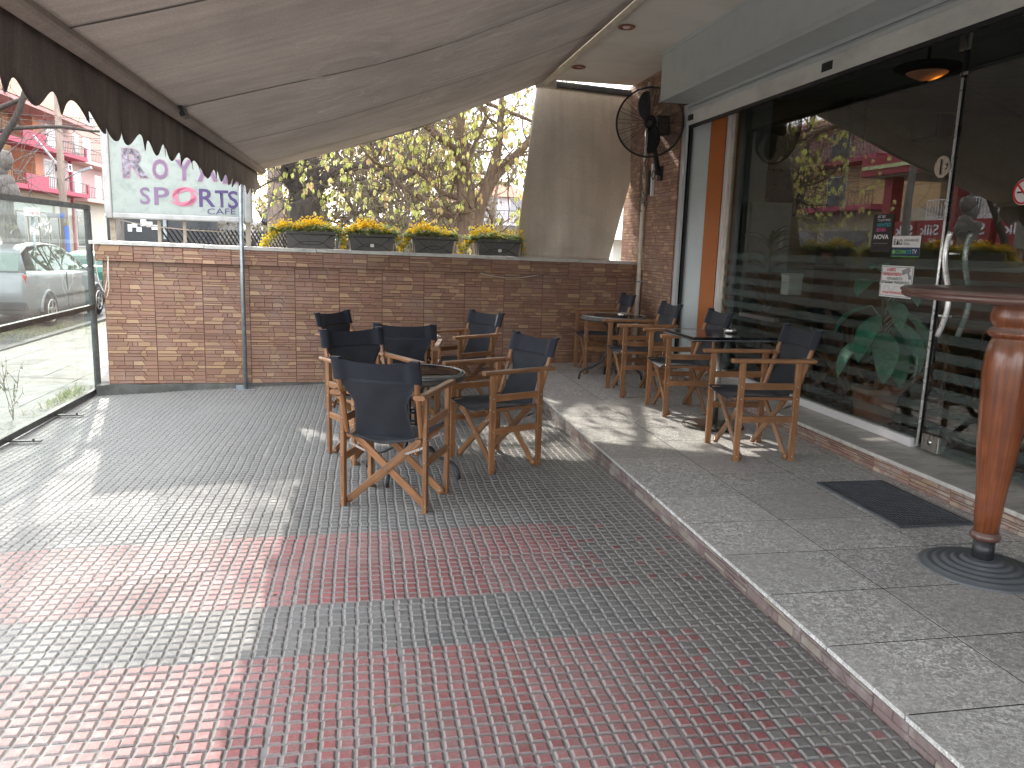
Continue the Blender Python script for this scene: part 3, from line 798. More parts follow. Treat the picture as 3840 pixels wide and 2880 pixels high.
b = MB(); b.bx(3.345, 3.376, 9.09, 9.14, 2.20, 2.48); b.build('socket_bar', 'black_rubber', ps, bevel=.003)
b = MB(); b.bx(3.34, 3.376, 9.0, 9.04, 2.18, 2.55); b.build('trunking', 'white_pvc', ps, bevel=.003)
tw = MB(); r_ = random.Random(3)
for k in range(7):
    pts = []; y = 9.2+r_.uniform(-.03, .06)
    for i in range(14):
        t = i/13; pts.append((3.32-.05*sin(t*pi)*r_.uniform(.4, 1), y+.09*sin(t*6+k)*r_.uniform(.5, 1), 2.62-.55*t+(.12*sin(t*9+k) if k % 2 else 0)))
    tw.tube(pts, .004, 5)
tag(tw.build('cable_tangle', 'twig'), 'tangle of thin cables hanging under the wall fan', 'cable')
b = MB(); pts = [Vector(WPt(s, -.052, 1.262+shear(s)-.045*sin(pi*(s-4.1)/.72))) for s in [4.1+.06*k for k in range(13)]]
b.tube(pts, .004, 6); tag(b.build('loose_cable', 'cream_paint'), 'short pale cable sagging under the coping of the stone wall', 'cable')
b = MB()
pts = [aty(396, 800, 9.15), aty(385, 840, 9.05), aty(350, 890, 8.98), aty(362, 910, 8.96), aty(360, 1000, 8.95), aty(372, 1060, 8.95), aty(392, 1098, 8.95), aty(402, 1050, 8.95), aty(405, 960, 8.95), aty(409, 1080, 8.95), aty(398, 1130, 8.96)]
sm = []
for i in range(len(pts)-1):
    for t in range(4): sm.append(pts[i].lerp(pts[i+1], t/4))
b.tube(sm, .0045, 6); tag(b.build('hanging_cable', 'cream_paint'), 'white cable looping down beside the left end of the stone wall', 'cable')

# ------------------------------------------------------------------ wall fan
FC = Vector((3.040, 8.36, 2.903))
fan = thing('wall_fan', 'large black round wall fan mounted on the brick pier', 'fan', FC, 0)
ax = (Vector((0, 0, EYE))-FC).normalized(); ax = (ax+Vector((-.05, 0, -.08))).normalized()
fx = ax.cross(Vector((0, 0, 1))).normalized(); fy = fx.cross(ax)
FP = lambda r, a, d: fx*(r*cos(a))+fy*(r*sin(a))+ax*d
R = .360
b = MB(); b.tube([FP(R, 2*pi*k/64, 0) for k in range(64)], .009, 8, closed=True)
b.tube([FP(R*.985, 2*pi*k/64, -.03) for k in range(64)], .005, 6, closed=True); b.build('cage_rim', 'black_rubber', fan)
dome = lambda r: .085*(1-(r/R)**2.6)
b = MB()
rr = .05
while rr < R-.01:
    for sgn, off in ((1, 0), (-1, -.03)):
        b.tube([FP(rr, 2*pi*k/48, sgn*dome(rr)+off) for k in range(48)], .0015, 3, closed=True)
    rr += .0135
for k in range(18):
    a = 2*pi*k/18
    b.tube([FP(R*t, a, dome(R*t)) for t in (.12, .3, .5, .7, .85, 1)], .0026, 4)
    b.tube([FP(R*t, a+.1, -dome(R*t)-.03) for t in (.12, .3, .5, .7, .85, 1)], .0022, 4)
b.build('cage_wire', 'black_rubber', fan)
def blade(a0):
    def f(u, v):
        r = .05+.27*u; w = (.085+.05*sin(pi*u))*(1 if u < .85 else 1-(u-.85)*2.4)
        a = a0+.42*u**1.2-.10
        t = (v-.5)*w
        p = FP(r, a, -.02+t*.45); tang = FP(1, a+pi/2, 0)
        return p+tang*t
    return f
for a0 in (radians(62), radians(249)):
    b = MB(); b.sheet(blade(a0), 14, 5, .003); b.build('blade', 'black_rubber', fan)
b = MB(); b.tube([ax*.075, ax*.06, ax*-.05], [.035, .052, .05], 20); b.tube([ax*-.05, ax*-.07, ax*-.24], [.055, .07, .062], 20); b.build('motor', 'black_rubber', fan)
b = MB()
mp = ax*-.2; wp = Vector((3.37, 8.80, 2.42))-FC
b.tube([mp, mp+Vector((.06, .05, -.20)), wp+Vector((-.06, 0, .12)), wp+Vector((-.03, 0, 0)), wp], [.022, .024, .03, .035, .03], 10)
b.box(wp+Vector((-.01, 0, 0)), (.02, .12, .16)); b.build('mounting_arm', 'black_rubber', fan)
b = MB(); b.tube([wp+Vector((-.09, -.0, -.02))+Vector((0, .05*cos(a), .05*sin(a))) for a in [2*pi*k/20*1.9 for k in range(20)]], .006, 6); b.build('cord', 'black_rubber', fan)
sb = thing('outdoor_speaker', 'small dark speaker box under the shutter housing behind the fan', 'speaker', (3.30, 8.66, 2.84))
b = MB(); b.bx(-.075, .06, -.05, .05, -.02, .19); b.build('speaker_case', 'charcoal_paint', sb, bevel=.006)
b = MB(); b.bx(-.06, .045, -.054, -.051, 0, .17); b.build('speaker_grille', 'dark_interior', sb)

# ------------------------------------------------------------------ director's chairs
def make_chair():
    t = thing('directors_chair', 'x', 'chair')
    random.seed(5)
    for sx in (-1, 1):
        for y in (.205, -.205):
            b = MB(); b.beam((sx*.258, y, 0), (sx*.258, y, .696), .026, .042, side=(1, 0, 0), ch=.003)
            for z in (.035, .30, .53, .445):
                b.tube([(sx*.270, y, z), (sx*.2735, y, z)], .0045, 8, mi=1)
                b.tube([(sx*.258, y+(-.0205 if y < 0 else .0205), z+.012), (sx*.258, y+(-.0235 if y < 0 else .0235), z+.012)], .0045, 8, mi=1)
            b.build('leg', ['chair_wood', 'brushed'], t)
        b = MB(); b.beam((sx*.260, .285, .711), (sx*.260, -.300, .711), .050, .028, side=(1, 0, 0), ch=.007)
        b.beam((sx*.253, -.25, .711), (sx*.253, -.318, .711), .072, .028, side=(1, 0, 0), ch=.010)
        b.build('armrest', 'chair_wood', t)
        for z, hh in ((.532, .046), (.300, .046)):
            b = MB(); b.beam((sx*.258, .184, z), (sx*.258, -.184, z), .018, hh, side=(1, 0, 0), ch=.002); b.build('side_rail', 'chair_wood', t)
        b = MB(); b.beam((sx*.212, .225, .440), (sx*.212, -.215, .440), .036, .026, side=(1, 0, 0), ch=.004); b.build('seat_rail', 'chair_wood', t)
        b = MB(); b.beam((sx*.232, -.205, .46), (sx*.236, -.342, .912), .028, .036, side=(1, 0, 0), ch=.010, w1=.028, t1=.032)
        b.tube([(sx*.246, -.208, .50), (sx*.249, -.208, .50)], .005, 8, mi=1)
        b.build('back_post', ['chair_wood', 'brushed'], t)
    for k, y in enumerate((.160, -.160)):
        for sx in (-1, 1):
            off = .011*sx*(1 if k == 0 else -1)
            b = MB(); b.beam((-sx*.238, y+off, .028), (sx*.212, y+off, .432), .044, .018, side=(0, 0, 1), ch=.003)
            b.tube([(-sx*.238, y+off-.012, .028), (-sx*.238, y+off+.012, .028)], .022, 12)
            b.tube([(0, y+off-.014, .24), (0, y+off+.014, .24)], .005, 8, mi=1)
            b.tube([(-sx*.238, y+off-.014, .028), (-sx*.238, y+off+.014, .028)], .005, 8, mi=1)
            b.build('cross_brace', ['chair_wood', 'brushed'], t)
    b = MB()
    for y in (.178, -.186):
        for sx in (-1, 1):
            b.beam((sx*.245, y, .395), (sx*.13, y, .345), .003, .014, side=(0, 1, 0)); b.tube([(sx*.13, y-.006, .345), (sx*.13, y+.006, .345)], .006, 8)
    b.build('strap', 'brushed', t)
    def seat(u, v):
        x = -.232+.464*u; y = .245-.47*v
        e = abs(u-.5)*2
        z = .462-.052*(1-e**2.2)*(1-.25*sin(pi*v))
        if e > .93: z -= (e-.93)*.12
        return (x, y-.03*(1-e*e)*(1 if v < .01 else 0), z+.003*sin(u*13+v*5))
    b = MB(); b.sheet(seat, 22, 14, .004); b.build('seat', 'navy_canvas', t)
    lean = lambda z: -.205-(z-.46)*(.137/.452)
    def back(u, v):                                       # lower panel with a waist
        z = .800-.375*v
        hw = .262-.100*min(1, (v/.38))**.75 if v < .5 else .162+.030*((v-.5)/.5)**1.4
        x = (u-.5)*2*hw; e = abs(u-.5)*2
        y = lean(z)-.022*(1-e*e)*(1-v*.6)+.003*sin(u*9+v*7)+.02*v*v
        return (x, y-.003, z)
    b = MB(); b.sheet(back, 20, 18, .0025, 1)
    # top sleeve: closed band round both posts
    def sleeve(u, v):
        a = 2*pi*u; hwx = .268; 
        cx = cos(a); 
        x = hwx*(1 if cx > 0 else -1)*abs(cx)**.35
        z = .788+.138*v-.030*(1-(x/hwx)**2)*v*v+.008*(1-(x/hwx)**2)*(1-v)
        th = .026 if abs(x) > .212 else .026-.022*min(1, (.212-abs(x))/.04)
        y = lean(z)+th*sin(a)/max(.2, abs(sin(a)))*min(1, abs(sin(a))*1.3)-.022*max(0, 1-(x/.215)**2)
        return (x, y, z)
    b.grid(sleeve, 72, 6, 0)
    n0 = len(b.v)-73
    top = [Vector(sleeve(k/72, 1)) for k in range(72)]
    cen = sum(top, Vector())/72
    # cloth cap over post tops
    for sx in (-1, 1):
        b.box((sx*.236, lean(.925), .918), (.052, .040, .012), None, 0)
    b.build('backrest', ['navy_canvas', 'navy_mesh'], t)
    return t
CH = make_chair()
def facing(fx_, fy_): return atan2(-fx_, fy_)
def chair_at(mid, f, z, label, first=False, group='wooden directors chairs'):
    """mid = middle of the footprint"""
    rz = facing(*f)
    if first:
        CH.location = (mid[0], mid[1], z); CH.rotation_euler = (0, 0, rz); CH['label'] = label; CH['group'] = group; return CH
    return dup(CH, (mid[0], mid[1], z), rz, label, group)
def from_rear(rc, f, z, label, **k):
    n_ = sqrt(f[0]**2+f[1]**2); f = (f[0]/n_, f[1]/n_)
    return chair_at((rc[0]+f[0]*.205, rc[1]+f[1]*.205), f, z, label, **k)
def zt(x, y): return gz(x, y)+.005
from_rear((.113, 4.50), (.40, .92), zt(.15, 4.7), 'nearest wooden chair with its black cloth back turned to us, at the first round table', first=True)
from_rear((1.123, 5.568), (-.90, -.43), zt(.95, 5.4), 'wooden chair with navy cloth facing left, at the right side of the first round table')
from_rear((-.03, 6.0), (.46, -.89), zt(0, 5.8), 'wooden chair half hidden directly behind the nearest chair, facing the first round table')
from_rear((.36, 6.74), (.16, .98), zt(.4, 6.9), 'wooden chair seen from behind between the two round tables, turned to the stone wall')
from_rear((-.20, 7.90), (.80, -.60), zt(-.1, 7.8), 'wooden chair far left of the second round table, closest to the steel pole')
from_rear((1.12, 7.85), (-.85, -.53), zt(1, 7.7), 'wooden chair with navy cloth facing left, at the second round table before the stone wall')
from_rear((2.978, 5.135), (-1, .05), .11, 'wooden chair by the glass front at the near end of the black square table')
from_rear((3.02, 6.56), (-1, .06), .11, 'wooden chair just behind the black square table, its cloth seat edge sagging white underneath')
from_rear((2.91, 7.44), (-.99, .03), .11, 'wooden chair before the grey and orange panels, near side of the corner round table')
from_rear((2.93, 8.82), (-.99, .06), .11, 'wooden chair in the far corner between the round table and the stone wall')
# ------------------------------------------------------------------ tables
def make_round():
    t = thing('round_table', 'x', 'table')
    b = MB()
    prof = [(.338, .712), (.350, .700), (.360, .686), (.352, .672), (.338, .668), (.328, .680), (.326, .700), (.328, .712)]
    n = 72
    for k in range(n):
        pass
    b.lathe(prof+[prof[0]], 96)
    b.build('rim', 'wicker', t)
    b = MB(); b.tube([(.327*cos(2*pi*k/64), .327*sin(2*pi*k/64), .7155) for k in range(64)], .004, 6, closed=True); b.tube([(.349*cos(2*pi*k/64), .349*sin(2*pi*k/64), .713) for k in range(64)], .004, 6, closed=True); b.build('edge_band', 'galv', t)
    b = MB(); b.lathe([(0, .701), (.327, .701)], 48); b.build('wicker_bed', 'wicker', t)
    b = MB(); b.lathe([(0, .717), (.326, .717)], 48, smooth=False); b.build('glass_top', 'table_glass', t)
    for k in range(4):
        a = pi/4+k*pi/2+.25
        R = Matrix.Rotation(a, 3, 'Z')
        pts = [(.22, 0, .69), (.11, 0, .66), (.055, 0, .58), (.045, 0, .42), (.06, 0, .28), (.12, 0, .19), (.22, 0, .135), (.30, 0, .11), (.335, 0, .08), (.35, 0, .04), (.355, 0, .0)]
        b = MB(); b.tube([R @ Vector(p) for p in pts], .0125, 8); b.build('leg', 'dark_steel', t)
    b = MB(); b.tube([(.055*cos(2*pi*k/24), .055*sin(2*pi*k/24), .44) for k in range(24)], .007, 6, closed=True); b.tube([(.05*cos(2*pi*k/24), .05*sin(2*pi*k/24), .36) for k in range(24)], .007, 6, closed=True); b.build('brace_ring', 'dark_steel', t)
    return t
RTb = make_round()
tag(RTb, 'round wicker rimmed glass table among the four nearest chairs', 'table', 'round bistro tables', (.325, 5.24, zt(.3, 5.2)))
dup(RTb, (.38, 7.56, zt(.4, 7.5)), .5, 'second round table, mostly hidden, close to the stone wall on the pavement', 'round bistro tables')
dup(RTb, (2.70, 8.22, .11), .42, 'round table in the far corner of the raised terrace beside the brick pier', 'round bistro tables')
def make_ash():
    t = thing('ashtray', 'x', 'ashtray')
    b = MB(); b.lathe([(0, .002), (.045, .002), (.047, 0), (.050, .004), (.052, .030), (.050, .036), (.045, .033), (.044, .008), (0, .006)], 28); b.build('bowl', 'brushed', t)
    b = MB()
    for k in range(3):
        a = 2*pi*k/3+.4; b.box((.0485*cos(a), .0485*sin(a), .034), (.012, .012, .008), Matrix.Rotation(a, 3, 'Z'))
    b.build('notch', 'black_rubber', t); return t
ash = make_ash(); pz = zt(.3, 5.2)+.718
tag(ash, 'small steel ashtray on the first round table', 'ashtray', 'steel ashtrays', (.33, 5.33, pz))
dup(ash, (2.755, 8.10, .829), 0, 'steel ashtray on the round table in the far corner', 'steel ashtrays')
sq = thing('square_table', 'black square topped table on a steel column by the glass front', 'table', (2.885, 5.97, .11))
b = MB(); b.bx(-.36, .36, -.30, .30, .745, .780); b.build('table_top', 'black_gloss', sq, bevel=.005)
b = MB(); b.bx(-.3615, .3615, -.3015, .3015, .752, .757); b.build('edge_trim', 'galv', sq)
b = MB(); b.tube([(0, 0, .02), (0, 0, .745)], .037, 24); b.build('column', 'brushed', sq)
b = MB(); b.lathe([(.0, .022), (.10, .022), (.245, .012), (.252, .004), (.25, 0)], 48); b.build('base_plate', 'brushed', sq)
b = MB(); b.lathe([(.245, .0125), (.251, .010), (.256, .004), (.256, 0)], 48); b.build('base_rim', 'dark_steel', sq)
dup(ash, (2.98, 5.98, .891), .8, 'steel ashtray on the black square table', 'steel ashtrays')
# bar table
bt = thing('bar_table', 'tall bar table with turned red wooden column on a ribbed grey iron base', 'bar table', (2.862, 3.0, .11))
b = MB()
b.lathe([(0, 1.262), (.30, 1.262), (.455, 1.264), (.468, 1.272), (.474, 1.282), (.468, 1.288), (.478, 1.294), (.480, 1.300), (.474, 1.306), (.462, 1.312), (0, 1.314)], 72)
b.build('table_top', 'bar_top', bt)
b = MB()
b.lathe([(0, .192), (.052, .192), (.058, .30), (.064, .40), (.076, .50), (.086, .60), (.094, .72), (.101, .84), (.1055, .93), (.1035, 1.01), (.096, 1.06), (.084, 1.092), (.080, 1.098), (.092, 1.102), (.104, 1.112), (.106, 1.124), (.098, 1.136), (.086, 1.142), (.082, 1.148), (.090, 1.158), (.099, 1.174), (.100, 1.20), (.094, 1.225), (.094, 1.262)], 40)
b.build('turned_column', 'bar_wood', bt)
b = MB(); b.lathe([(.045, .150), (.060, .153), (.066, .168), (.060, .184), (.048, .191)], 32); b.build('collar', 'bar_top', bt)
b = MB(); b.tube([(0, 0, .05), (0, 0, .152)], .047, 28); b.tube([(0, -.047, .115), (0, -.053, .115)], .009, 8); b.build('stem', 'charcoal_paint', bt)
pr = [(0, .062), (.05, .060)]
for k in range(5):
    r0 = .06+k*.038; z = .056-k*.0092
    pr += [(r0, z), (r0+.012, z+.004), (r0+.024, z-.0015), (r0+.031, z-.008)]
pr += [(.258, .010), (.268, .004), (.268, 0)]
b = MB(); b.lathe(pr, 64); b.build('iron_base', 'iron_base', bt)
# door mat
dm = thing('door_mat', 'dark rubber door mat lying before the glass door', 'mat', (3.07, 3.94, .112), 0)
b = MB(); b.bx(-.235, .235, -.40, .40, 0, .006)
for a in ((-.235, -.20, -.40, .40), (.20, .235, -.40, .40), (-.20, .20, -.40, -.365), (-.20, .20, .365, .40)): b.bx(*a, .006, .012)
b.build('mat_border', 'mat_rubber', dm, bevel=.002)
b = MB()
for i in range(16):
    for j in range(28): 
        if (i+j) % 2 == 0 or True: b.box((-.1875+i*.025, -.351+j*.026, .0075), (.019, .014, .004), Matrix.Rotation(.78 if (i+j) % 2 else -.78, 3, 'Z'))
b.build('rubber_stud', 'mat_rubber', dm)
dm.rotation_euler = (0, 0, 0)
# ------------------------------------------------------------------ stickers on the glass
def sticker(name, label, cat, y0, y1, z0, z1, mat, dx=.006):
    t = thing(name, label, cat, (XG-dx, y0, z0))
    b = MB(); b.bx(0, .0015, -(y0-y1), 0, 0, z1-z0); b.build('backing', mat, t)
    t['w'] = 0; del t['w']
    return t, (y0-y1), (z1-z0)
UX, UY = Vector((0, -1, 0)), Vector((0, 0, 1))
def st(t, s, mat, x, z, w, h, off=.008, shear=0, d=.001): return text('lettering', s, mat, t, Vector((-d, -x, z)), UX, UY, w, h, .0004, off, shear)
t, w, h = sticker('tv_poster', 'narrow black sports channel poster on the glass, left of the white stickers', 'poster', 5.419, 5.185, 1.586, 1.865, 'ink_black')
st(t, 'ΔΕΣ ΕΔΩ', 'ink_white', .05, .252, .09, .018); st(t, 'ΤΟ ΚΟΡΥΦΑΙΟ', 'ink_white', .05, .225, .15, .018)
st(t, 'ΑΘΛΗΤΙΚΟ', 'ink_cyan', .05, .186, .16, .028, .02); st(t, 'ΘΕΑΜΑ', 'ink_pink', .05, .150, .11, .028, .02); st(t, 'NOVA', 'ink_white', .03, .095, .17, .034, .03)
b = MB(); b.bx(-.002, -.001, -.19, -.03, .062, .065); b.build('rule', 'ink_grey', t)
t, w, h = sticker('tv_sticker', 'white over navy television sticker reading COSMOTE TV', 'sticker', 5.172, 4.875, 1.556, 1.703, 'paper')
b = MB(); b.bx(-.002, -.0005, -w, 0, 0, .066); b.build('navy_band', 'ink_navy', t)
b = MB(); b.bx(-.003, -.002, -w, 0, 0, .004); b.build('green_rule', 'ink_green', t)
st(t, 'ΕΔΩ', 'ink_black', .02, .085, .09, .038, .02); st(t, 'ΑΠΟΛΑΜΒΑΝΕΙΣ', 'ink_black', .125, .108, .155, .017); st(t, 'ΘΕΑΜΑ', 'ink_black', .125, .083, .065, .017)
st(t, 'COSM', 'ink_green', .05, .022, .105, .026, .02, d=.003); st(t, 'OTE', 'ink_cyan', .157, .022, .062, .026, .02, d=.003); st(t, 'TV', 'ink_white', .225, .022, .05, .03, .02, d=.003)
b = MB(); b.poly([(-.003, -.03+.016*cos(a)*-1, .034+.016*sin(a)) for a in [2*pi*k/20 for k in range(20)]], (-1, 0, 0), .0005); b.build('globe', 'ink_green', t)
t, w, h = sticker('cctv_notice', 'square white notice with red and black words and a camera drawing', 'notice', 5.257, 4.908, 1.263, 1.490, 'paper')
b = MB()
for a in ((-w+.008, -.008, .008, .011), (-w+.008, -.008, h-.011, h-.008)): b.bx(-.0012, -.0004, a[0], a[1], a[2], a[3])
for a in ((-.011, -.008), (-w+.008, -w+.011)): b.bx(-.0012, -.0004, a[0], a[1], .011, h-.011)
b.build('border_line', 'ink_navy', t)
st(t, 'Ο ΧΩΡΟΣ', 'ink_red', .062, .186, .10, .024, .03); st(t, 'ΠΑΡΑΚΟΛΟΥΘΕΙΤΑΙ', 'ink_red', .018, .155, .205, .024, .03)
st(t, 'ΑΠΟ ΚΛΕΙΣΤΟ', 'ink_black', .07, .125, .17, .020, .03); st(t, 'ΚΥΚΛΩΜΑ ΤΗΛΕΟΡΑΣΗΣ', 'ink_black', .018, .098, .305, .020, .03)
st(t, 'ΗΛΕΚΤΡΟΜΗΧΑΝΙΚΗ', 'ink_red', .035, .024, .265, .018, .02)
b = MB()
L_ = [(.04, .052), (.055, .052), (.055, .075), (.08, .082), (.105, .072), (.105, .052), (.15, .052), (.165, .08), (.21, .078), (.25, .082), (.26, .06), (.30, .052)]
for p, q in zip(L_[:-1], L_[1:]): b.beam((-.0015, -p[0], p[1]), (-.0015, -q[0], q[1]), .0018, .001, side=(0, .7, .7))
b.build('line_drawing', 'ink_grey', t)
b = MB(); b.beam((-.003, -.235, .180), (-.003, -.315, .205), .003, .034, side=(1, 0, 0)); b.beam((-.003, -.295, .185), (-.003, -.315, .150), .003, .014, side=(1, 0, 0)); b.poly([(-.002, -.318-.016*cos(a), .148+.016*sin(a)) for a in [2*pi*k/14 for k in range(14)]], (-1, 0, 0), .001); b.build('camera_symbol', 'ink_grey', t)
t = thing('no_smoking_sign', 'round red and white no smoking sticker on the glass door', 'sign', (XG-.005, 4.055, 1.95))
n = 36
b = MB(); b.poly([(0, .076*cos(2*pi*k/n), .076*sin(2*pi*k/n)) for k in range(n)], (-1, 0, 0), .001); b.build('disc', 'paper', t)
b = MB(); b.tube([(-.003, .066*cos(2*pi*k/n), .066*sin(2*pi*k/n)) for k in range(n)], .006, 6, closed=True); b.beam((-.003, .045, .045), (-.003, -.045, -.045), .003, .010, side=(1, 0, 0)); b.build('red_ring', 'ink_red', t)
b = MB(); b.bx(-.0025, -.001, -.04, .045, -.006, .004); b.build('cigarette', 'ink_black', t)
# ------------------------------------------------------------------ interior things
def big_leaf(b, base, tip, w, up, col, bend=.06):
    base = Vector(base); tip = Vector(tip); d = tip-base; sd = d.cross(Vector(up)).normalized(); nn = sd.cross(d).normalized()
    n = 8; rows = []
    for i in range(n+1):
        t = i/n; ww = w*(sin(pi*min(1, t*.92+.05))**.8)*(1-t*.25) if t < 1 else 0
        c = base+d*t+nn*(bend*sin(pi*t)); rows.append([c-sd*ww+nn*ww*.35, c, c+sd*ww+nn*ww*.35])
    vs = [p for r in rows for p in r]; fs = []
    for i in range(n):
        for k in range(2): a = i*3+k; fs.append((a, a+1, a+4, a+3))
    b.add(vs, fs, 0, col, None, True)
pot_l = (4.17, 5.68, .20)
pt = thing('potted_plant', 'large leaved green plant in a terracotta pot inside the shop window', 'plant', pot_l)
b = MB(); b.lathe([(0, .01), (.145, .01), (.15, .02), (.178, .24), (.192, .242), (.195, .285), (.182, .29), (.172, .26), (0, .255)], 36); b.build('plant_pot', 'terracotta', pt)
b = MB(); b.tube([(0, 0, .25), (.01, .02, .6), (-.02, 0, 1.0), (.02, .02, 1.25)], .014, 7); b.tube([(0, .02, .25), (.06, -.05, .7), (.12, -.10, .95)], .010, 6); b.build('stem', 'twig', pt)
b = MB(); r_ = random.Random(4)
G = [(.32, .78, .58), (.18, .60, .42), (.42, .82, .64), (.14, .50, .34)]
for (z0, a, L, dz) in ((1.22, 1.4, .30, .02), (1.15, 3.4, .32, -.12), (1.05, .1, .30, -.1), (1.0, 4.4, .36, -.22), (.95, 2.4, .36, -.26), (.9, 5.6, .38, -.26), (.88, 3.7, .42, -.36), (.85, 4.9, .40, -.38), (.8, 1.2, .35, -.3), (.75, 4.2, .40, -.38), (.78, 0.3, .36, -.36), (1.1, 5.0, .30, -.05), (.70, 3.1, .34, -.34), (.95, 5.2, .42, -.42), (.62, 4.6, .30, -.28)):
    dr = Vector((cos(a), sin(a), 0)); base = Vector((0, 0, z0))+dr*.10
    b.tube([Vector((0, 0, z0-.12)), base], .005, 5)
    big_leaf(b, base, base+dr*L*.75+Vector((0, 0, dz)), .085+.03*r_.random(), (0, 0, 1), r_.choice(G), .05)
b.build('foliage', 'big_leaf', pt)
p2 = thing('potted_palm', 'spiky dark green palm plant at the left end of the shop window', 'plant', (4.35, 7.95, .20))
b = MB(); b.lathe([(0, 0), (.13, 0), (.16, .28), (.14, .29), (0, .26)], 28); b.build('plant_pot', 'dark_interior', p2)
b = MB()
for k in range(46):
    a = r_.uniform(0, 6.28); L = r_.uniform(.3, .6); z0 = .4+r_.random()*1.1; dr = Vector((cos(a), sin(a), 0))
    big_leaf(b, Vector((0, 0, z0)), Vector((0, 0, z0+.25-L*.3))+dr*L, .022, (0, 0, 1), (.035, .14, .07), .08)
b.tube([(0, 0, .2), (0.02, 0, 1.6)], .02, 6, col=(.1, .08, .05)); b.build('foliage', 'big_leaf', p2)
lp = Vector(ray(3478, 262)); lp = Vector((0, 0, EYE))+lp*5.9
lam = thing('ceiling_lamp', 'bowl shaped ceiling lamp glowing orange inside the cafe', 'lamp', lp)
b = MB(); b.lathe([(.235, .015), (.232, .025), (.15, .05), (0, .06)], 40); b.lathe([(.150, -.022), (.20, -.006), (.235, .008), (.240, .018), (.205, .022)], 40); b.build('lamp_rim', 'black_rubber', lam)
def lampmat():
    m, n = newmat('amber_bowl')
    g = n('ShaderNodeSeparateXYZ'); n.link(n('ShaderNodeTexCoord').outputs['Object'], g.inputs[0])
    vm = n('ShaderNodeVectorMath', _operation='DISTANCE'); n.link(n('ShaderNodeTexCoord').outputs['Object'], vm.inputs[0]); vm.inputs[1].default_value = (.05, -.04, -.05)
    r = ramp(n, vm.outputs['Value'], [(0.0, (1.0, .48, .08)), (.022, (.42, .11, .012)), (.055, (.060, .016, .004)), (.12, (.012, .005, .003))])  # bulb's glow painted into the emission as an off-centre hot spot
    e = n('ShaderNodeEmission', Strength=1.6); n.link(r.outputs[0], e.inputs[0]); d = n('ShaderNodeBsdfPrincipled', Roughness=.3); d.inputs['Base Color'].default_value = (.05, .022, .010, 1)
    a = n('ShaderNodeAddShader'); n.link(e.outputs[0], a.inputs[0]); n.link(d.outputs[0], a.inputs[1]); finish(n, a.outputs[0])
lampmat()
b = MB(); b.lathe([(0, -.082), (.012, -.08), (.05, -.072), (.10, -.052), (.135, -.032), (.155, -.016)], 40); b.build('glass_bowl', 'amber_bowl', lam)
b = MB(); b.lathe([(0, -.095), (.012, -.09), (.012, -.072), (0, -.07)], 12); b.tube([(0, 0, .05), (0, 0, max(.1, 3.36-lp.z))], .012, 8); b.build('finial', 'black_rubber', lam)
def onray(px, py, k): return Vector((0, 0, EYE))+Vector(ray(px, py))*k
tv = thing('television', 'flat black television hanging on the cafe wall', 'television', onray(3010, 720, 9.0))
b = MB(); b.box((0, 0, 0), (.06, .95, .56), Matrix.Rotation(.5, 3, 'Z')); b.build('screen', 'black_gloss', tv, bevel=.01)
b = MB(); b.box((.08, .05, 0), (.16, .08, .08)); b.build('bracket', 'black_rubber', tv)
spk = thing('wall_speaker', 'dark wall speaker inside the cafe above the tree reflection', 'speaker', onray(3495, 480, 8.2))
b = MB(); b.box((0, 0, 0), (.2, .42, .24)); b.build('speaker_case', 'black_rubber', spk, bevel=.03)
b = MB(); b.box((-.102, 0, 0), (.004, .38, .20)); b.build('speaker_grille', 'dark_interior', spk)
cb = thing('meter_cabinet', 'grey metal cabinet with a small white label inside the cafe', 'cabinet', (4.62, 8.6, .2))
b = MB(); b.bx(-.24, .24, -.12, .12, 1.15, 1.92); b.bx(-.25, .25, -.13, -.12, 1.14, 1.93); b.build('cabinet_body', 'interior_grey', cb, bevel=.006)
b = MB(); b.bx(.12, .17, -.134, -.131, 1.42, 1.66); b.build('paper_label', 'paper', cb)
for k, (px, py, kk) in enumerate(((2968, 1070, 7.6), (3105, 950, 7.4))):
    p = onray(px, py, kk)
    t = thing('menu_box' if k == 0 else 'brass_pot', 'white paper box on a cafe table inside' if k == 0 else 'small brass pot on a ledge inside the cafe', 'box' if k == 0 else 'pot', (p.x, p.y, p.z-.09))
    b = MB()
    if k == 0: b.bx(-.07, .07, -.07, .07, 0, .20); b.bx(-.075, .075, -.075, .075, .17, .205)
    else: b.lathe([(0, 0), (.045, 0), (.06, .09), (.055, .092), (.04, .02), (0, .02)], 20)
    b.build('body', 'paper' if k == 0 else 'brown_brass', t)
def in_table(x, y, lab, m='dark_interior'):
    t = thing('cafe_table', lab, 'table', (x, y, .2), 0, 'tables inside the cafe')
    b = MB(); b.bx(-.35, .35, -.35, .35, .72, .755); b.build('table_top', m, t)
    b = MB(); b.tube([(0, 0, .02), (0, 0, .72)], .03, 10); b.build('column', 'dark_steel', t); b = MB(); b.lathe([(0, .02), (.22, .015), (.23, 0)], 24); b.build('base_plate', 'dark_steel', t)
in_table(onray(2968, 1070, 7.6).x, onray(2968, 1070, 7.6).y, 'dark cafe table inside carrying the white paper box')
in_table(5.6, 4.5, 'dark cafe table inside behind the glass door'); in_table(6.2, 6.6, 'dark cafe table deeper inside the room')
for k, (x, y, f, lab) in enumerate(((5.0, 4.6, (1, 0), 'dim wooden chair inside facing the table behind the door'), (6.2, 4.3, (-1, 0), 'dim wooden chair inside with its back to the room'), (5.6, 6.7, (1, .1), 'dim wooden chair inside at the deeper table'), (4.7, 6.9, (1, .2), 'dim wooden chair inside near the white paper box'))):
    chair_at((x, y), f, .2, lab, group='chairs inside the cafe')
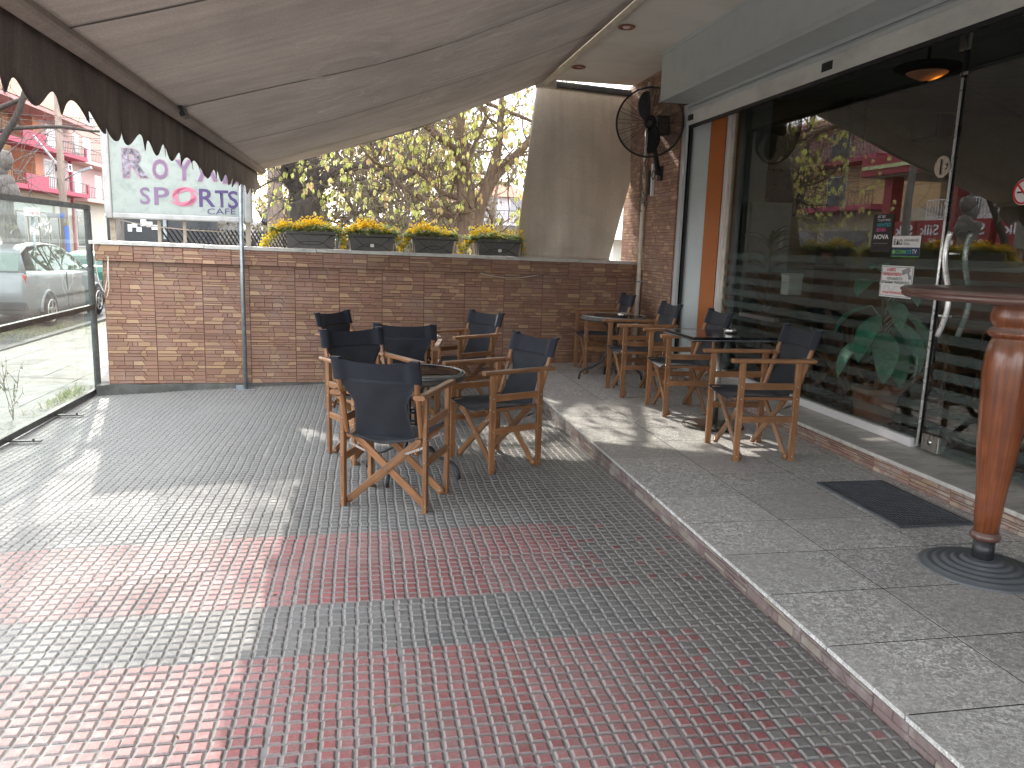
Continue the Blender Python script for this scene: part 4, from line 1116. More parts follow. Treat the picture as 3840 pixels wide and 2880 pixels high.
ct = thing('bar_counter', 'long dark bar counter at the back of the cafe', 'counter', (7.6, 4.0, .2))
b = MB(); b.bx(-.3, .3, -3.5, 3.5, 0, 1.05); b.build('counter_body', 'dark_interior', ct); b = MB(); b.bx(-.35, .35, -3.55, 3.55, 1.05, 1.10); b.build('counter_top', 'bar_top', ct)

# ------------------------------------------------------------------ planters on the coping
r_ = random.Random(12)
YEL = [(.95, .72, .04), (.93, .66, .03), (.95, .80, .10), (.90, .60, .03), (.95, .75, .06)]
GRN = [(.42, .50, .23), (.48, .56, .27), (.34, .42, .17), (.52, .58, .34), (.40, .47, .25)]
def floret(b, c, r):
    for k in range(7):
        a = r_.uniform(0, 6.28); e = r_.uniform(-.2, 1.4); d = Vector((cos(a)*cos(e), sin(a)*cos(e), sin(e)))
        s1 = d.cross(Vector((r_.random()-.5, r_.random()-.5, r_.random()-.5))).normalized(); s2 = d.cross(s1)
        p = c+d*r*.45; q = r*.62
        b.add([p-s1*q*.6, p+s2*q*.6+d*q*.3, p+s1*q*.6, p-s2*q*.6+d*q*.2], [(0, 1, 2, 3)], 0, r_.choice(YEL))
def sprig(b, c, r, up=.6):
    for k in range(6):
        a = r_.uniform(0, 6.28); e = r_.uniform(-.3, 1.3)*up; d = Vector((cos(a)*cos(e), sin(a)*cos(e), sin(e)))
        s1 = d.cross(Vector((0, 0, 1))).normalized(); q = r
        b.add([c-s1*q*.16, c+d*q*.5-s1*q*.22, c+d*q, c+d*q*.5+s1*q*.22], [(0, 1, 2, 3)], 0, r_.choice(GRN))
PG = 'grey flower boxes on the wall coping'
def planter(s0, s1, lab, fl, latch, crossed, overL, overR, seed, tilt=0):
    global r_
    r_ = random.Random(seed)
    sm = (s0+s1)/2; L = s1-s0-.02; p = WPt(sm, .125, 1.474+shear(sm))
    t = thing('flower_box', lab, 'flower box', p, WA+tilt, PG)
    b = MB(); h, wt, wb = .195, .105, .075
    for (z0, z1, e0, e1) in ((0, .165, 0, 0), (.165, h, .008, .008)):
        f0 = z0/h; f1 = z1/h
        a0 = L/2-.02+.02*f0+e0; a1 = L/2-.02+.02*f1+e1; w0 = wb+(wt-wb)*f0+e0; w1 = wb+(wt-wb)*f1+e1
        vs = [(-a0, -w0, z0), (a0, -w0, z0), (a0, w0, z0), (-a0, w0, z0), (-a1, -w1, z1), (a1, -w1, z1), (a1, w1, z1), (-a1, w1, z1)]
        b.add(vs, [(3, 2, 1, 0), (4, 5, 6, 7), (0, 1, 5, 4), (1, 2, 6, 5), (2, 3, 7, 6), (3, 0, 4, 7)])
    b.build('trough', 'planter_plastic', t, bevel=.003)
    b = MB(); a = L/2+.006; yf = -.122; yb = -.095
    W = lambda pts: b.tube([Vector((x, yf+(yb-yf)*0+(.02*(1-z/.17)), z)) for x, z in pts], .0028, 5)
    W([(-a, .155), (a, .155)]); W([(-a, .155), (-a, .0)]); W([(a, .155), (a, .0)])
    if crossed:
        W([(-a+.05, .155), (-a+.16, .06), (-a+.2, .045), (a-.2, .045), (a-.16, .06), (a-.05, .155)][:6]); W([(-a+.05, 0), (-a+.16, .065), (-a+.2, .08), (a-.2, .08), (a-.16, .065), (a-.05, 0)])
    else:
        W([(-a+.04+(2*a-.08)*k/12, .15-.11*sin(pi*k/12)) for k in range(13)]); W([(-a+.04+(2*a-.08)*k/12, .0+.085*sin(pi*k/12)) for k in range(13)])
    for sx in (-1, 1):
        b.tube([(sx*a, yf, .155), (sx*(a+.03), yf+.05, .155), (sx*(a+.03), .1, .155), (sx*(a+.02), .1, 0)], .0028, 5)
        b.tube([(sx*(a+.03), yf+.05, .155), (sx*(a+.01), yf+.05, 0)], .0028, 5)
    b.build('wire_rack', 'black_rubber', t)
    if latch: b = MB(); b.box((0, yf-.004, .062), (.042, .006, .036)); b.build('latch', 'ink_white', t, bevel=.002)
    b = MB(); hgt = .092
    for k in range(520):
        x = r_.uniform(-L/2-overL*.4, L/2+overR*.4); y = r_.gauss(0, .06); z = h-.02+abs(r_.gauss(0, hgt*.45))*(1.0 if abs(x) < L/2 else .6)
        sprig(b, Vector((x, y, z)), r_.uniform(.03, .06))
    for sx, ov in ((-1, overL), (1, overR)):
        for k in range(int(260*ov)):
            u = r_.random(); x = sx*(L/2+ov*.55*u+.01); z = h+.02-.19*u**1.2+r_.gauss(0, .03)
            sprig(b, Vector((x, r_.gauss(-.02, .05), z)), r_.uniform(.03, .05))
    b.build('foliage', 'leaf', t)
    b = MB()
    for k in range(int(620*fl)):
        x = r_.triangular(-L/2-overL*.5, L/2+overR*.3, -L*.25); y = r_.gauss(-.01, .07); z = h+.045+abs(r_.gauss(0, hgt*.42))+.03*sin(x*14+seed)
        if abs(x) > L/2: z -= (abs(x)-L/2)*.5
        floret(b, Vector((x, y, z)), r_.uniform(.013, .022))
    for sx, ov in ((-1, overL), (1, overR)):
        for k in range(int(560*ov)):
            u = r_.random(); x = sx*(L/2+ov*.6*u+.015+r_.random()*.02); z = h+.06-.25*u**1.1+r_.gauss(0, .035)
            floret(b, Vector((x, r_.gauss(-.03, .05), max(.015, z))), r_.uniform(.014, .022))
    b.build('flowers', 'petal', t)
    return t
planter(1.86, 2.43, 'leftmost flower box, its yellow flowers spilling down past the left end', 1.1, False, True, .42, .15, 1)
planter(2.56, 3.09, 'second flower box from the sign, with a white latch and dense yellow flowers', 1.0, True, True, .10, .12, 2)
planter(3.30, 3.80, 'third flower box from the sign, with a bowed wire rack and no latch', .9, False, False, .22, .12, 3)
planter(4.07, 4.62, 'flower box next to the hanging side blind, with more green than yellow', .55, True, True, .32, .10, 4)

# ------------------------------------------------------------------ light box sign on the wall
SO = WPt(.01, .20, 0)
sg = thing('cafe_sign', 'weathered pale light box sign reading Royal Sports Cafe on posts above the wall', 'sign', SO, WA)
SW, SZ0, SZ1 = 1.50, 1.715, 2.70
b = MB(); fr = .075
b.bx(0, SW, .01, .17, SZ0, SZ1)
for (xa, xb, za, zb) in ((0, fr, SZ0, SZ1), (SW-fr, SW, SZ0, SZ1), (fr, SW-fr, SZ0, SZ0+.06), (fr, SW-fr, SZ1-.06, SZ1)):
    b.bx(xa, xb, -.03, .009, za, zb)
b.build('box_frame', 'sign_frame', sg, bevel=.012)
b = MB(); b.bx(fr+.002, SW-fr-.002, -.008, .008, SZ0+.062, SZ1-.062); b.build('sign_panel', 'sign_face', sg)
inv = Matrix.Rotation(-WA, 3, 'Z')
def S(px, py):
    d = Vector(ray(px, py)); o = Vector((0, 0, EYE)); n_ = WN; t = (SO-o).dot(n_)/d.dot(n_); q = inv @ (o+d*t-SO); return q.x, q.z
def stext(s, mat, px0, py0, px1, py1, off=.02, d=.010, grow=0, slope=True):
    a = S(px0, py1); c = S(px1, py0); e = S(px1, py1)
    w = c[0]-a[0]; h = S(px0, py0)[1]-a[1]
    return text('lettering', s, mat, sg, (a[0]-grow, -d, a[1]-grow), (1, 0, (e[1]-a[1])/w), (0, 0, 1), w+2*grow, h+2*grow, .002, off)
for ch, x0, y0, x1, y1 in (('O', 574, 598, 628, 672), ('Y', 660, 600, 720, 676), ('A', 742, 606, 814, 680), ('L', 836, 612, 890, 688)):
    stext(ch, 'sign_halo', x0, y0, x1, y1, .05, .009, .008); stext(ch, 'sign_purple', x0, y0, x1, y1, .02, .012)
stext('R', 'sign_halo', 462, 556, 552, 668, .05, .009, .006); stext('R', 'sign_silver', 462, 556, 552, 666, .03, .012)
for ch, x0, y0, x1, y1 in (('S', 527, 702, 562, 766), ('P', 580, 702, 634, 768), ('R', 748, 708, 806, 776), ('T', 808, 714, 856, 778), ('S', 856, 716, 892, 782)):
    stext(ch, 'sign_purple' if x0 < 700 else 'sign_purple_dark', x0, y0, x1, y1, .015)
stext('CAFE', 'sign_purple_dark', 778, 782, 884, 804, .0)
b = MB()
cx_, cz_ = S(692, 738)
for ph, r0, wd in ((0.3, .118, .062), (0.3+pi, .118, .062), (1.2, .10, .045), (1.2+pi, .10, .045)):
    out = []; inn_ = []
    for k in range(19):
        u = k/18; a = ph+u*3.3; ro = r0*(1.12-.25*u); ri = ro-wd*sin(pi*min(1, u*1.05))*.95-.001
        out.append((cx_+ro*cos(a)*1.18, -.014, cz_+ro*sin(a)*.86)); inn_.append((cx_+ri*cos(a)*1.18, -.014, cz_+ri*sin(a)*.86))
    vs = out+inn_
    b.add(vs, [(k, k+1, 19+k+1, 19+k) for k in range(18)])
b.build('swirl_emblem', 'sign_pink', sg)
for x in (.055, .52, .78, SW-.05):
    w = .026 if x in (.055, SW-.05) else .016; b = MB()
    b.bx(x-w, x+w, .05, .09 if w < .02 else .10, 1.472+shear(x), SZ0)
    b.build('post', 'rust_post', sg)
b = MB(); b.tube([(0.1, -.0, SZ0-.01), (.4, .0, SZ0-.07), (.8, 0, SZ0-.10), (1.2, .0, SZ0-.11)], .006, 6); b.build('cable', 'rust_post', sg)

# ------------------------------------------------------------------ glass wind screen on the left
SX = -2.88
ws = thing('glass_screen', 'dark framed glass wind screen dividing the terrace from the street', 'glass screen')
def zb(y): return gz(-2.88, y)+.008
b = MB()
ys_ = [9.13, 6.30, 3.6]
for y in ys_: b.bx(SX-.025, SX+.025, y-.03, y+.03, zb(y)-.01, 1.835)
for ya, yb in zip(ys_[:-1], ys_[1:]):
    for zz, hh in ((None, .055), (.765, .05), (1.815, .05)):
        za, zc = (zb(ya)+.04, zb(yb)+.04) if zz is None else (zz, zz)
        b.beam((SX, ya-.031, za), (SX, yb+.031, zc), .045, hh, side=(1, 0, 0))
b.build('screen_frame', 'frame_dark', ws)
for ya, yb in zip(ys_[:-1], ys_[1:]):
    for z0, z1 in ((-1, .74), (.79, 1.79)):
        b = MB(); za, zc = (zb(ya)+.068, zb(yb)+.068) if z0 < 0 else (z0, z0)
        b.add([(SX, ya-.03, za), (SX, yb+.03, zc), (SX, yb+.03, z1), (SX, ya-.03, z1)], [(0, 1, 2, 3)]); b.build('pane', 'screen_glass', ws)
for y in (9.08, 7.85, 6.85):
    b = MB(); b.bx(SX-.03, SX+.26, y-.02, y+.02, zb(y)+.022, zb(y)+.032); b.tube([(SX+.2, y, zb(y)+.032), (SX+.2, y, zb(y)+.045)], .01, 8)
    b.build('foot_bar', 'charcoal_paint', ws)
EXPO = 1.68
# ------------------------------------------------------------------ trees
def rv(r): return Vector((r.gauss(0, 1), r.gauss(0, 1), r.gauss(0, 1))).normalized()
def limb(b, pts, radii, n=7, jit=.0, r=None):
    P = [Vector(p) for p in pts]; out = []; ro = []
    for i in range(len(P)-1):
        k = 4
        for t in range(k):
            u = t/k
            p0 = P[max(i-1, 0)]; p1 = P[i]; p2 = P[i+1]; p3 = P[min(i+2, len(P)-1)]
            q = .5*((2*p1)+(p2-p0)*u+(2*p0-5*p1+4*p2-p3)*u*u+(3*p1-p0-3*p2+p3)*u**3)
            if r: q = q+rv(r)*jit*(radii[i]*(1-u)+radii[i+1]*u)
            out.append(q); ro.append(radii[i]*(1-u)+radii[i+1]*u)
    out.append(P[-1]); ro.append(radii[-1]); b.tube(out, ro, n); return list(zip(out, ro))
def grow(b, p, d, L, r0, depth, r, tips, droop=.0, up=.15, n=5):
    p = Vector(p); d = Vector(d).normalized(); seg = 4; pts = [p]; rad = [r0]; dd = d
    for i in range(seg):
        dd = (dd+rv(r)*.28+Vector((0, 0, up-droop))*.35).normalized(); p = p+dd*L/seg; pts.append(p); rad.append(r0*(1-.72*(i+1)/seg))
    b.tube(pts, rad, n if depth > 1 else 3, cap=False)
    for i, q in enumerate(pts[1:]): tips.append((q, dd, depth))
    if depth > 0:
        for k in range(r.randint(3, 4)):
            t = r.uniform(.25, 1)*seg; i = min(int(t), seg-1); q = pts[i].lerp(pts[i+1], t-i)
            nd = (dd*.7+rv(r)*.85+Vector((0, 0, up*.6))).normalized()
            grow(b, q, nd, L*r.uniform(.5, .75), max(TWMIN, rad[i]*.55), depth-1, r, tips, droop, up, n)
def leaf_cluster(b, c, r, size, cols, n=5):
    for k in range(n):
        a = r.uniform(0, 6.28); out = r.uniform(.08, .34); d = Vector((cos(a)*out, sin(a)*out, -1)).normalized()
        L = size*r.uniform(.7, 1.2); w = L*r.uniform(.20, .30); s1 = d.cross(rv(r)).normalized(); nn = s1.cross(d)
        base = c+Vector((cos(a), sin(a), 0))*size*.12
        m = base+d*L*.45+nn*L*.08
        col = r.choice(cols)
        b.add([base, m-s1*w, base+d*L, m+s1*w], [(0, 1, 2, 3)], 0, col)
LC = [(.62, .66, .20), (.68, .70, .26), (.55, .60, .16), (.70, .66, .28), (.60, .66, .24), (.50, .55, .16), (.66, .52, .26), (.66, .44, .26)]
# tree 1: peeling brown trunk behind the coping
TWMIN = .0035
def tree1():
    r = random.Random(21); Y = 12.6; A = lambda px, py, y=Y: aty(px, py, y)
    t = thing('leafy_tree', 'tree with peeling brown trunk and drooping yellow green new leaves, behind the flower boxes', 'tree', (A(1745, 960).x, Y, -.25))
    O = Vector(t.location); b = MB(); tips = []
    K = lambda x, y, yy=Y: A(900+x*.5425, 300+y*.5425, yy)-O
    base = K(1560, 1200)
    L = []
    L.append(limb(b, [(0, 0, -.05), base*.5+Vector((0, 0, .0)), base, K(1565, 900), K(1545, 650), K(1530, 420), K(1500, 150), K(1480, -300), K(1450, -900)], [.34, .25, .20, .165, .125, .105, .09, .07, .03], 14, .06, r))
    L.append(limb(b, [K(1600, 1100), K(1640, 930), K(1700, 760), K(1750, 600), K(1790, 430), K(1800, 250), K(1830, -200)], [.14, .12, .10, .085, .06, .05, .02], 10, .05, r))
    L.append(limb(b, [K(1690, 800), K(1770, 670), K(1870, 560), K(1990, 430), K(2120, 250), K(2300, 50)], [.085, .075, .07, .06, .05, .03], 9, .05, r))
    L.append(limb(b, [K(1560, 980), K(1400, 900), K(1240, 810), K(1100, 720), K(1010, 620), K(900, 540, 12.2), K(780, 380, 12)], [.06, .05, .045, .038, .03, .02, .01], 9, .05, r))
    L.append(limb(b, [K(1540, 820), K(1420, 790), K(1340, 720), K(1300, 600), K(1320, 420), K(1340, 240), K(1330, 0)], [.05, .04, .035, .022, .018, .013, .007], 8, .05, r))
    L.append(limb(b, [K(1340, 720), K(1230, 640), K(1080, 590), K(930, 590), K(850, 450), K(790, 200)], [.04, .03, .026, .022, .018, .008], 7, .05, r))
    L.append(limb(b, [K(1530, 1000), K(1330, 900, 13), K(1180, 900, 13.2), K(1090, 980, 13.4)], [.04, .032, .025, .015], 8, .05, r))
    L.append(limb(b, [K(1580, 560), K(1640, 400), K(1700, 250), K(1660, 150), K(1830, 210), K(1960, 260), K(2100, 330)], [.04, .035, .03, .03, .035, .03, .015], 8, .05, r))
    L.append(limb(b, [K(1500, 500), K(1300, 330, 12.2), K(1100, 180, 11.8), K(800, 0, 11.6), K(300, -200, 12.5)], [.08, .06, .05, .035, .015], 8, .05, r))
    L.append(limb(b, [K(1500, 300), K(1300, 0, 12.4), K(1000, -350, 12), K(600, -500, 12.5)], [.08, .06, .045, .02], 8, .05, r))
    for li in L:
        for k in range(3, len(li)):
            q, rad = li[k]
            if rad > .18: continue
            for _ in range(2 if rad < .07 else 1):
                if r.random() < .70: grow(b, q, rv(r)+Vector((0, 0, .15)), r.uniform(.45, 1.1), max(.006, min(.02, rad*.35)), 2, r, tips, .05, .12)
    bark = b.build('trunk', 'bark_brown', t)
    cr = MB(); n = 0
    for q, d, dep in tips:
        w = q+O
        # keep the view and the sun gaps of the photograph: sparse, hanging clusters
        if dep <= 1 and r.random() < .06 and w.z > 1.5:
            leaf_cluster(cr, q+Vector((0, 0, -.02)), r, r.uniform(.075, .115), LC, r.randint(3, 5)); n += 1
    cr.build('crown', 'leaf', t); print('t1 leaves', n, 'twigs', len(tips))
tree1()
def tree2():
    r = random.Random(5); Y = 15.5
    K = lambda x, y, yy=Y: aty(900+x*.5425, 300+y*.5425, yy)
    bs = K(440, 950); t = thing('dark_tree', 'thick dark forked trunk with bare twisting branches, left of the leafy tree', 'tree', (bs.x, Y, -.3)); O = Vector(t.location)
    b = MB(); tips = []; L = []; k_ = lambda *a: K(*a)-O
    L.append(limb(b, [(0, 0, -.05), (0, 0, .9), k_(450, 960), k_(450, 840)], [.46, .34, .29, .26], 14, .05, r))
    L.append(limb(b, [k_(420, 860), k_(385, 700), k_(345, 560), k_(300, 400), k_(250, 100), k_(200, -300)], [.13, .095, .085, .08, .06, .04], 10, .05, r))
    L.append(limb(b, [k_(400, 800), k_(330, 700), k_(290, 570), k_(230, 450)], [.09, .065, .055, .04], 9, .05, r))
    L.append(limb(b, [k_(500, 860), k_(510, 700), k_(500, 560), k_(510, 350), k_(560, 50), k_(600, -300)], [.16, .125, .10, .085, .06, .04], 11, .05, r))
    L.append(limb(b, [k_(530, 780), k_(590, 680), k_(660, 625), k_(760, 600), k_(860, 590), k_(960, 620), k_(1060, 680), k_(1180, 640), k_(1300, 560)], [.12, .10, .09, .08, .08, .07, .06, .05, .03], 9, .06, r))
    L.append(limb(b, [k_(860, 590), k_(960, 480), k_(990, 360), k_(1050, 200), k_(1100, -50)], [.07, .08, .07, .05, .03], 9, .05, r))
    L.append(limb(b, [k_(450, 700), k_(540, 740), k_(470, 810), k_(340, 840)], [.03, .035, .03, .015], 6, .05, r))
    L.append(limb(b, [k_(350, 710), k_(270, 690), k_(210, 700), k_(110, 760)], [.03, .025, .02, .008], 6, .05, r))
    L.append(limb(b, [k_(880, 780, 16), k_(1000, 730, 16), k_(1150, 660, 16.2), k_(1240, 600, 16.4)], [.05, .08, .08, .05], 7, .05, r))
    for li in L:
        for k in range(2, len(li)):
            q, rad = li[k]
            if rad > .3: continue
            for _ in range(2):
                if r.random() < .6: grow(b, q, rv(r)+Vector((0, 0, .1)), r.uniform(.6, 1.5), max(.006, min(.014, rad*.25)), 2, r, tips, .02, .1)
    b.build('trunk', 'bark_dark', t)
    cr = MB()
    for q, d, dep in tips:
        w = q+O
        if dep <= 1 and r.random() < .06 and w.z > 2.0: leaf_cluster(cr, q, r, r.uniform(.07, .12), LC, 5)
    cr.build('crown', 'leaf', t)
tree2()
def bare_tree(x, y, z, H, r0, seed, label, mat='twig', leaves=0, cols=None, depth=3, nlimb=9, spread=1.0, lsz=.1, name='bare_tree', group=None, low=.25):
    r = random.Random(seed); t = thing(name, label, 'tree', (x, y, z), 0, group)
    b = MB(); tips = []
    ln = limb(b, [(0, 0, 0), (r.gauss(0, .1), r.gauss(0, .1), H*.35), (r.gauss(0, .25), r.gauss(0, .25), H*.7), (r.gauss(0, .3), r.gauss(0, .3), H)], [r0*1.25, r0, r0*.6, r0*.15], 9, .05, r)
    for k in range(nlimb):
        u = low+(1-low)*k/nlimb; q, rad = ln[min(len(ln)-1, int(u*len(ln)))]
        a = r.uniform(0, 6.28); grow(b, q, (cos(a)*spread, sin(a)*spread, .55), H*r.uniform(.28, .42), max(.014, rad*.5), depth, r, tips, 0, .2)
    b.build('trunk', mat, t)
    if leaves:
        cr = MB()
        for q, d, dep in tips:
            if dep <= 1 and r.random() < leaves: leaf_cluster(cr, q, r, lsz*r.uniform(.7, 1.3), cols or LC, 5)
        cr.build('crown', 'leaf', t)
    return t
TWMIN = .0065
GB = 'bare trees and thickets beyond the wall'
TW = [(.22, .20, .10), (.27, .25, .12), (.30, .28, .15), (.18, .15, .09)]
k = 0
for px, y, H, lab in ((1290, 20, 3.6, 'tangled bare thicket just right of the dark forked trunk'), (1470, 22, 4.2, 'brown bare thicket behind the middle of the leafy branches'), (1610, 19, 3.4, 'low twiggy thicket left of the leafy tree trunk'), (1380, 27, 5.5, 'taller hazy bare tree far behind the thickets'), (1080, 30, 6.5, 'hazy bare tree far behind the steel pole'), (1230, 24, 5.5, 'bare twiggy tree rising between the two trunks'), (1560, 30, 7.0, 'tall bare tree behind the leafy tree'), (1850, 26, 4.5, 'thin bare tree beside the striped parasol')):
    p = aty(px, 930, y); k += 1
    bare_tree(p.x, y, -.4, H, .10, 40+k, lab, 'twig', .30, TW, 3, 17, 1.0, .13, 'bare_tree', GB, low=.06)
p = aty(1032, 900, 19); bare_tree(p.x, 19, -.4, 9.5, .17, 77, 'straight pinkish trunk standing between the sign and the dark forked tree', 'pale_bark', 0, None, 2, 7, 1, .1, 'slim_tree', low=.6)
# leafy tree out in the street seen reflected by the glass front
0 and bare_tree(-4.0, 13.8, -.3, 6.4, .16, 91, 'leafy tree beside the street, left of the sign and mostly hidden by the awning', 'bark_dark', .5, LC, 3, 13, 1.1, .13, 'street_tree', low=.42)
t = thing('street_tree', 'pollarded street tree with a thick grey trunk behind the glass screen, before the silver car', 'tree', (-6.42, 17.0, -.36)); O = Vector(t.location)
b = MB(); r = random.Random(93); tips = []
A9 = lambda px, py: aty(px, py, 17.0)-O
limb(b, [(0, 0, -.1), A9(128, 1120), A9(112, 1040), A9(80, 960), A9(40, 880), A9(5, 800), A9(-20, 680)], [.26, .20, .17, .17, .18, .22, .24], 14, .09, r)
for q_ in ((20, 690), (35, 720), (-10, 640), (10, 600)):
    c_ = A9(*q_); b.lathe([(0, -.22), (.13, -.16), (.19, 0), (.15, .15), (0, .2)], 10, c_)
    for _ in range(2): grow(b, c_, rv(r)+Vector((.3, 0, .7)), 1.2, .014, 1, r, tips)
b.build('trunk', 'bark_grey', t)
TWMIN = .0045
pq = aty(428, 900, 16.0)  # added tree: its crown dapples the sunlit paving, trunk kept behind the post
bare_tree(pq.x, 16.0, -.35, 9.2, .085, 97, 'added tall thin branched tree that shades the left paving, its trunk behind the left post of the cafe sign', 'bark_grey', .10, LC, 3, 24, 1.15, .10, 'added_shade_tree', low=.46)
TWMIN = .004
# leaning bare branches at the far left
p0 = aty(-60, 640, 16); p1 = aty(100, 330, 16)
t = thing('leaning_tree', 'leaning bare trunk crossing the red balconies at the left edge', 'tree', (p0.x-1.2, 16, -.3)); O = Vector(t.location)
b = MB(); r = random.Random(8); tips = []
li = limb(b, [(0, 0, 0), (.5, 0, 1.6), aty(0, 540, 16)-O, aty(60, 440, 16)-O, aty(105, 300, 16)-O, aty(160, 60, 16)-O], [.10, .085, .066, .058, .045, .02], 9, .05, r)
l2 = limb(b, [aty(-120, 500, 16)-O, aty(-20, 494, 16)-O, aty(80, 480, 16)-O, aty(230, 476, 15.8)-O, aty(330, 490, 15.6)-O, aty(380, 494, 15.6)-O], [.04, .035, .035, .03, .025, .02], 7, .05, r)
l3 = limb(b, [aty(-40, 420, 16)-O, aty(60, 380, 16)-O, aty(140, 350, 16)-O], [.05, .04, .02], 7, .05, r)
for q, rad in li[6:]+l2+l3:
    if r.random() < .75: grow(b, q, rv(r), r.uniform(.5, 1.1), .006, 1, r, tips)
b.build('trunk', 'bark_dark', t)
# ------------------------------------------------------------------ lattice fence, weeds
lf = thing('lattice_fence', 'dark diagonal lattice fence running away behind the stone wall', 'fence')
A_, B_ = Vector((-2.55, 11.0, 0)), Vector((-.75, 14.6, 0)); D_ = (B_-A_); Ln = D_.length; D_ = D_/Ln
b = MB(); z0, z1 = .75, 1.655; kk = 0; s = -.9; sp = .10
while s < Ln:
    for sg_ in (1, -1):
        a, c = (s, s+.9) if sg_ == 1 else (s+.9, s)
        pa, pc = A_+D_*a+Vector((0, 0, z0)), A_+D_*c+Vector((0, 0, z1))
        if min(a, c) > -.2: b.beam(pa+Vector((0, .008*sg_, 0)), pc+Vector((0, .008*sg_, 0)), .020, .010, side=(1, .5, 0))
    s += sp
b.build('lattice', 'charcoal_paint', lf)
b = MB()
for k in range(3): p = A_+D_*(k*1.95); b.bx(p.x-.03, p.x+.03, p.y-.03, p.y+.03, -.4, 1.5)
b.build('post', 'charcoal_paint', lf)
r = random.Random(2)
def weeds(name, cx, cy, z, sx, sy, n, h, label=None):
    b = MB()
    for k in range(n):
        p = Vector((cx+r.gauss(0, sx), cy+r.gauss(0, sy), z)); a = r.uniform(0, 6.28); L = h*r.uniform(.4, 1.2)
        d = Vector((cos(a)*.5, sin(a)*.5, 1)).normalized(); s1 = Vector((-sin(a), cos(a), 0))*.006
        b.add([p-s1, p+s1, p+d*L+Vector((cos(a), sin(a), -.3))*L*.3], [(0, 1, 2)], 0, r.choice([(.14, .22, .05), (.20, .27, .07), (.30, .30, .12), (.36, .32, .16)]))
    o = b.build(name, 'leaf'); o['kind'] = 'stuff'; return o
weeds('weeds', -6.2, 15.9, -.32, .7, .8, 1600, .16); weeds('weeds', -3.15, 8.9, -.20, .06, .35, 260, .09); weeds('weeds', -4.9, 16.6, -.30, .3, .7, 500, .12)
b = MB()
def soilp(u, v): 
    return (-6.9+u*1.5, 14.2+v*5.5, -.275-.0065*(7.2+v*5.5)+.14*sin(pi*u)*sin(pi*v)*(.5+.5*noise.noise(Vector((u*6, v*9, 0)))))
b.grid(soilp, 20, 30, smooth=True); struct(b.build('soil_patch', 'soil'))
for k, (x, y, h) in enumerate(((-3.25, 7.9, .42), (-3.35, 7.0, .32), (-3.15, 6.6, .22))):
    t = thing('weed_plant', ('tall dry weed', 'shorter dry weed', 'small dry weed')[k]+' growing behind the glass screen, '+('nearest its end post', 'left of the tall one', 'closest to the viewer')[k], 'weed', (x, y, -.21))
    b = MB(); rr_ = random.Random(60+k); tp = []
    for _ in range(4): grow(b, (0, 0, 0), (rr_.gauss(0, .3), rr_.gauss(0, .3), 1), h, .004, 1, rr_, tp, 0, .5)
    b.build('stem', 'twig', t)
    c_ = MB()
    for q, d, dep in tp[::2]: leaf_cluster(c_, q, rr_, .03, [(.22, .26, .12), (.3, .3, .18)], 3)
    c_.build('leaves', 'leaf', t)

b = MB(); rl = random.Random(31)
for k in range(150):
    x, y = rl.uniform(-2.6, 1.6), rl.uniform(1.9, 9)
    if rl.random() < .35: x = rl.uniform(1.45, 1.68)
    z = gz(x, y)+.0075; a = rl.uniform(0, 6.3); L = rl.uniform(.004, .014); w = L*rl.uniform(.25, .5)
    u = Vector((cos(a), sin(a), 0)); v = Vector((-sin(a), cos(a), 0)); c = Vector((x, y, z))
    b.add([c-u*L, c+v*w+Vector((0, 0, .003)), c+u*L+Vector((0, 0, .002)), c-v*w], [(0, 1, 2, 3)], 0, rl.choice([(.55, .48, .36), (.40, .27, .14), (.12, .08, .05), (.6, .58, .52), (.3, .33, .12)]))
o = b.build('leaf_litter', 'leaf'); o['kind'] = 'stuff'
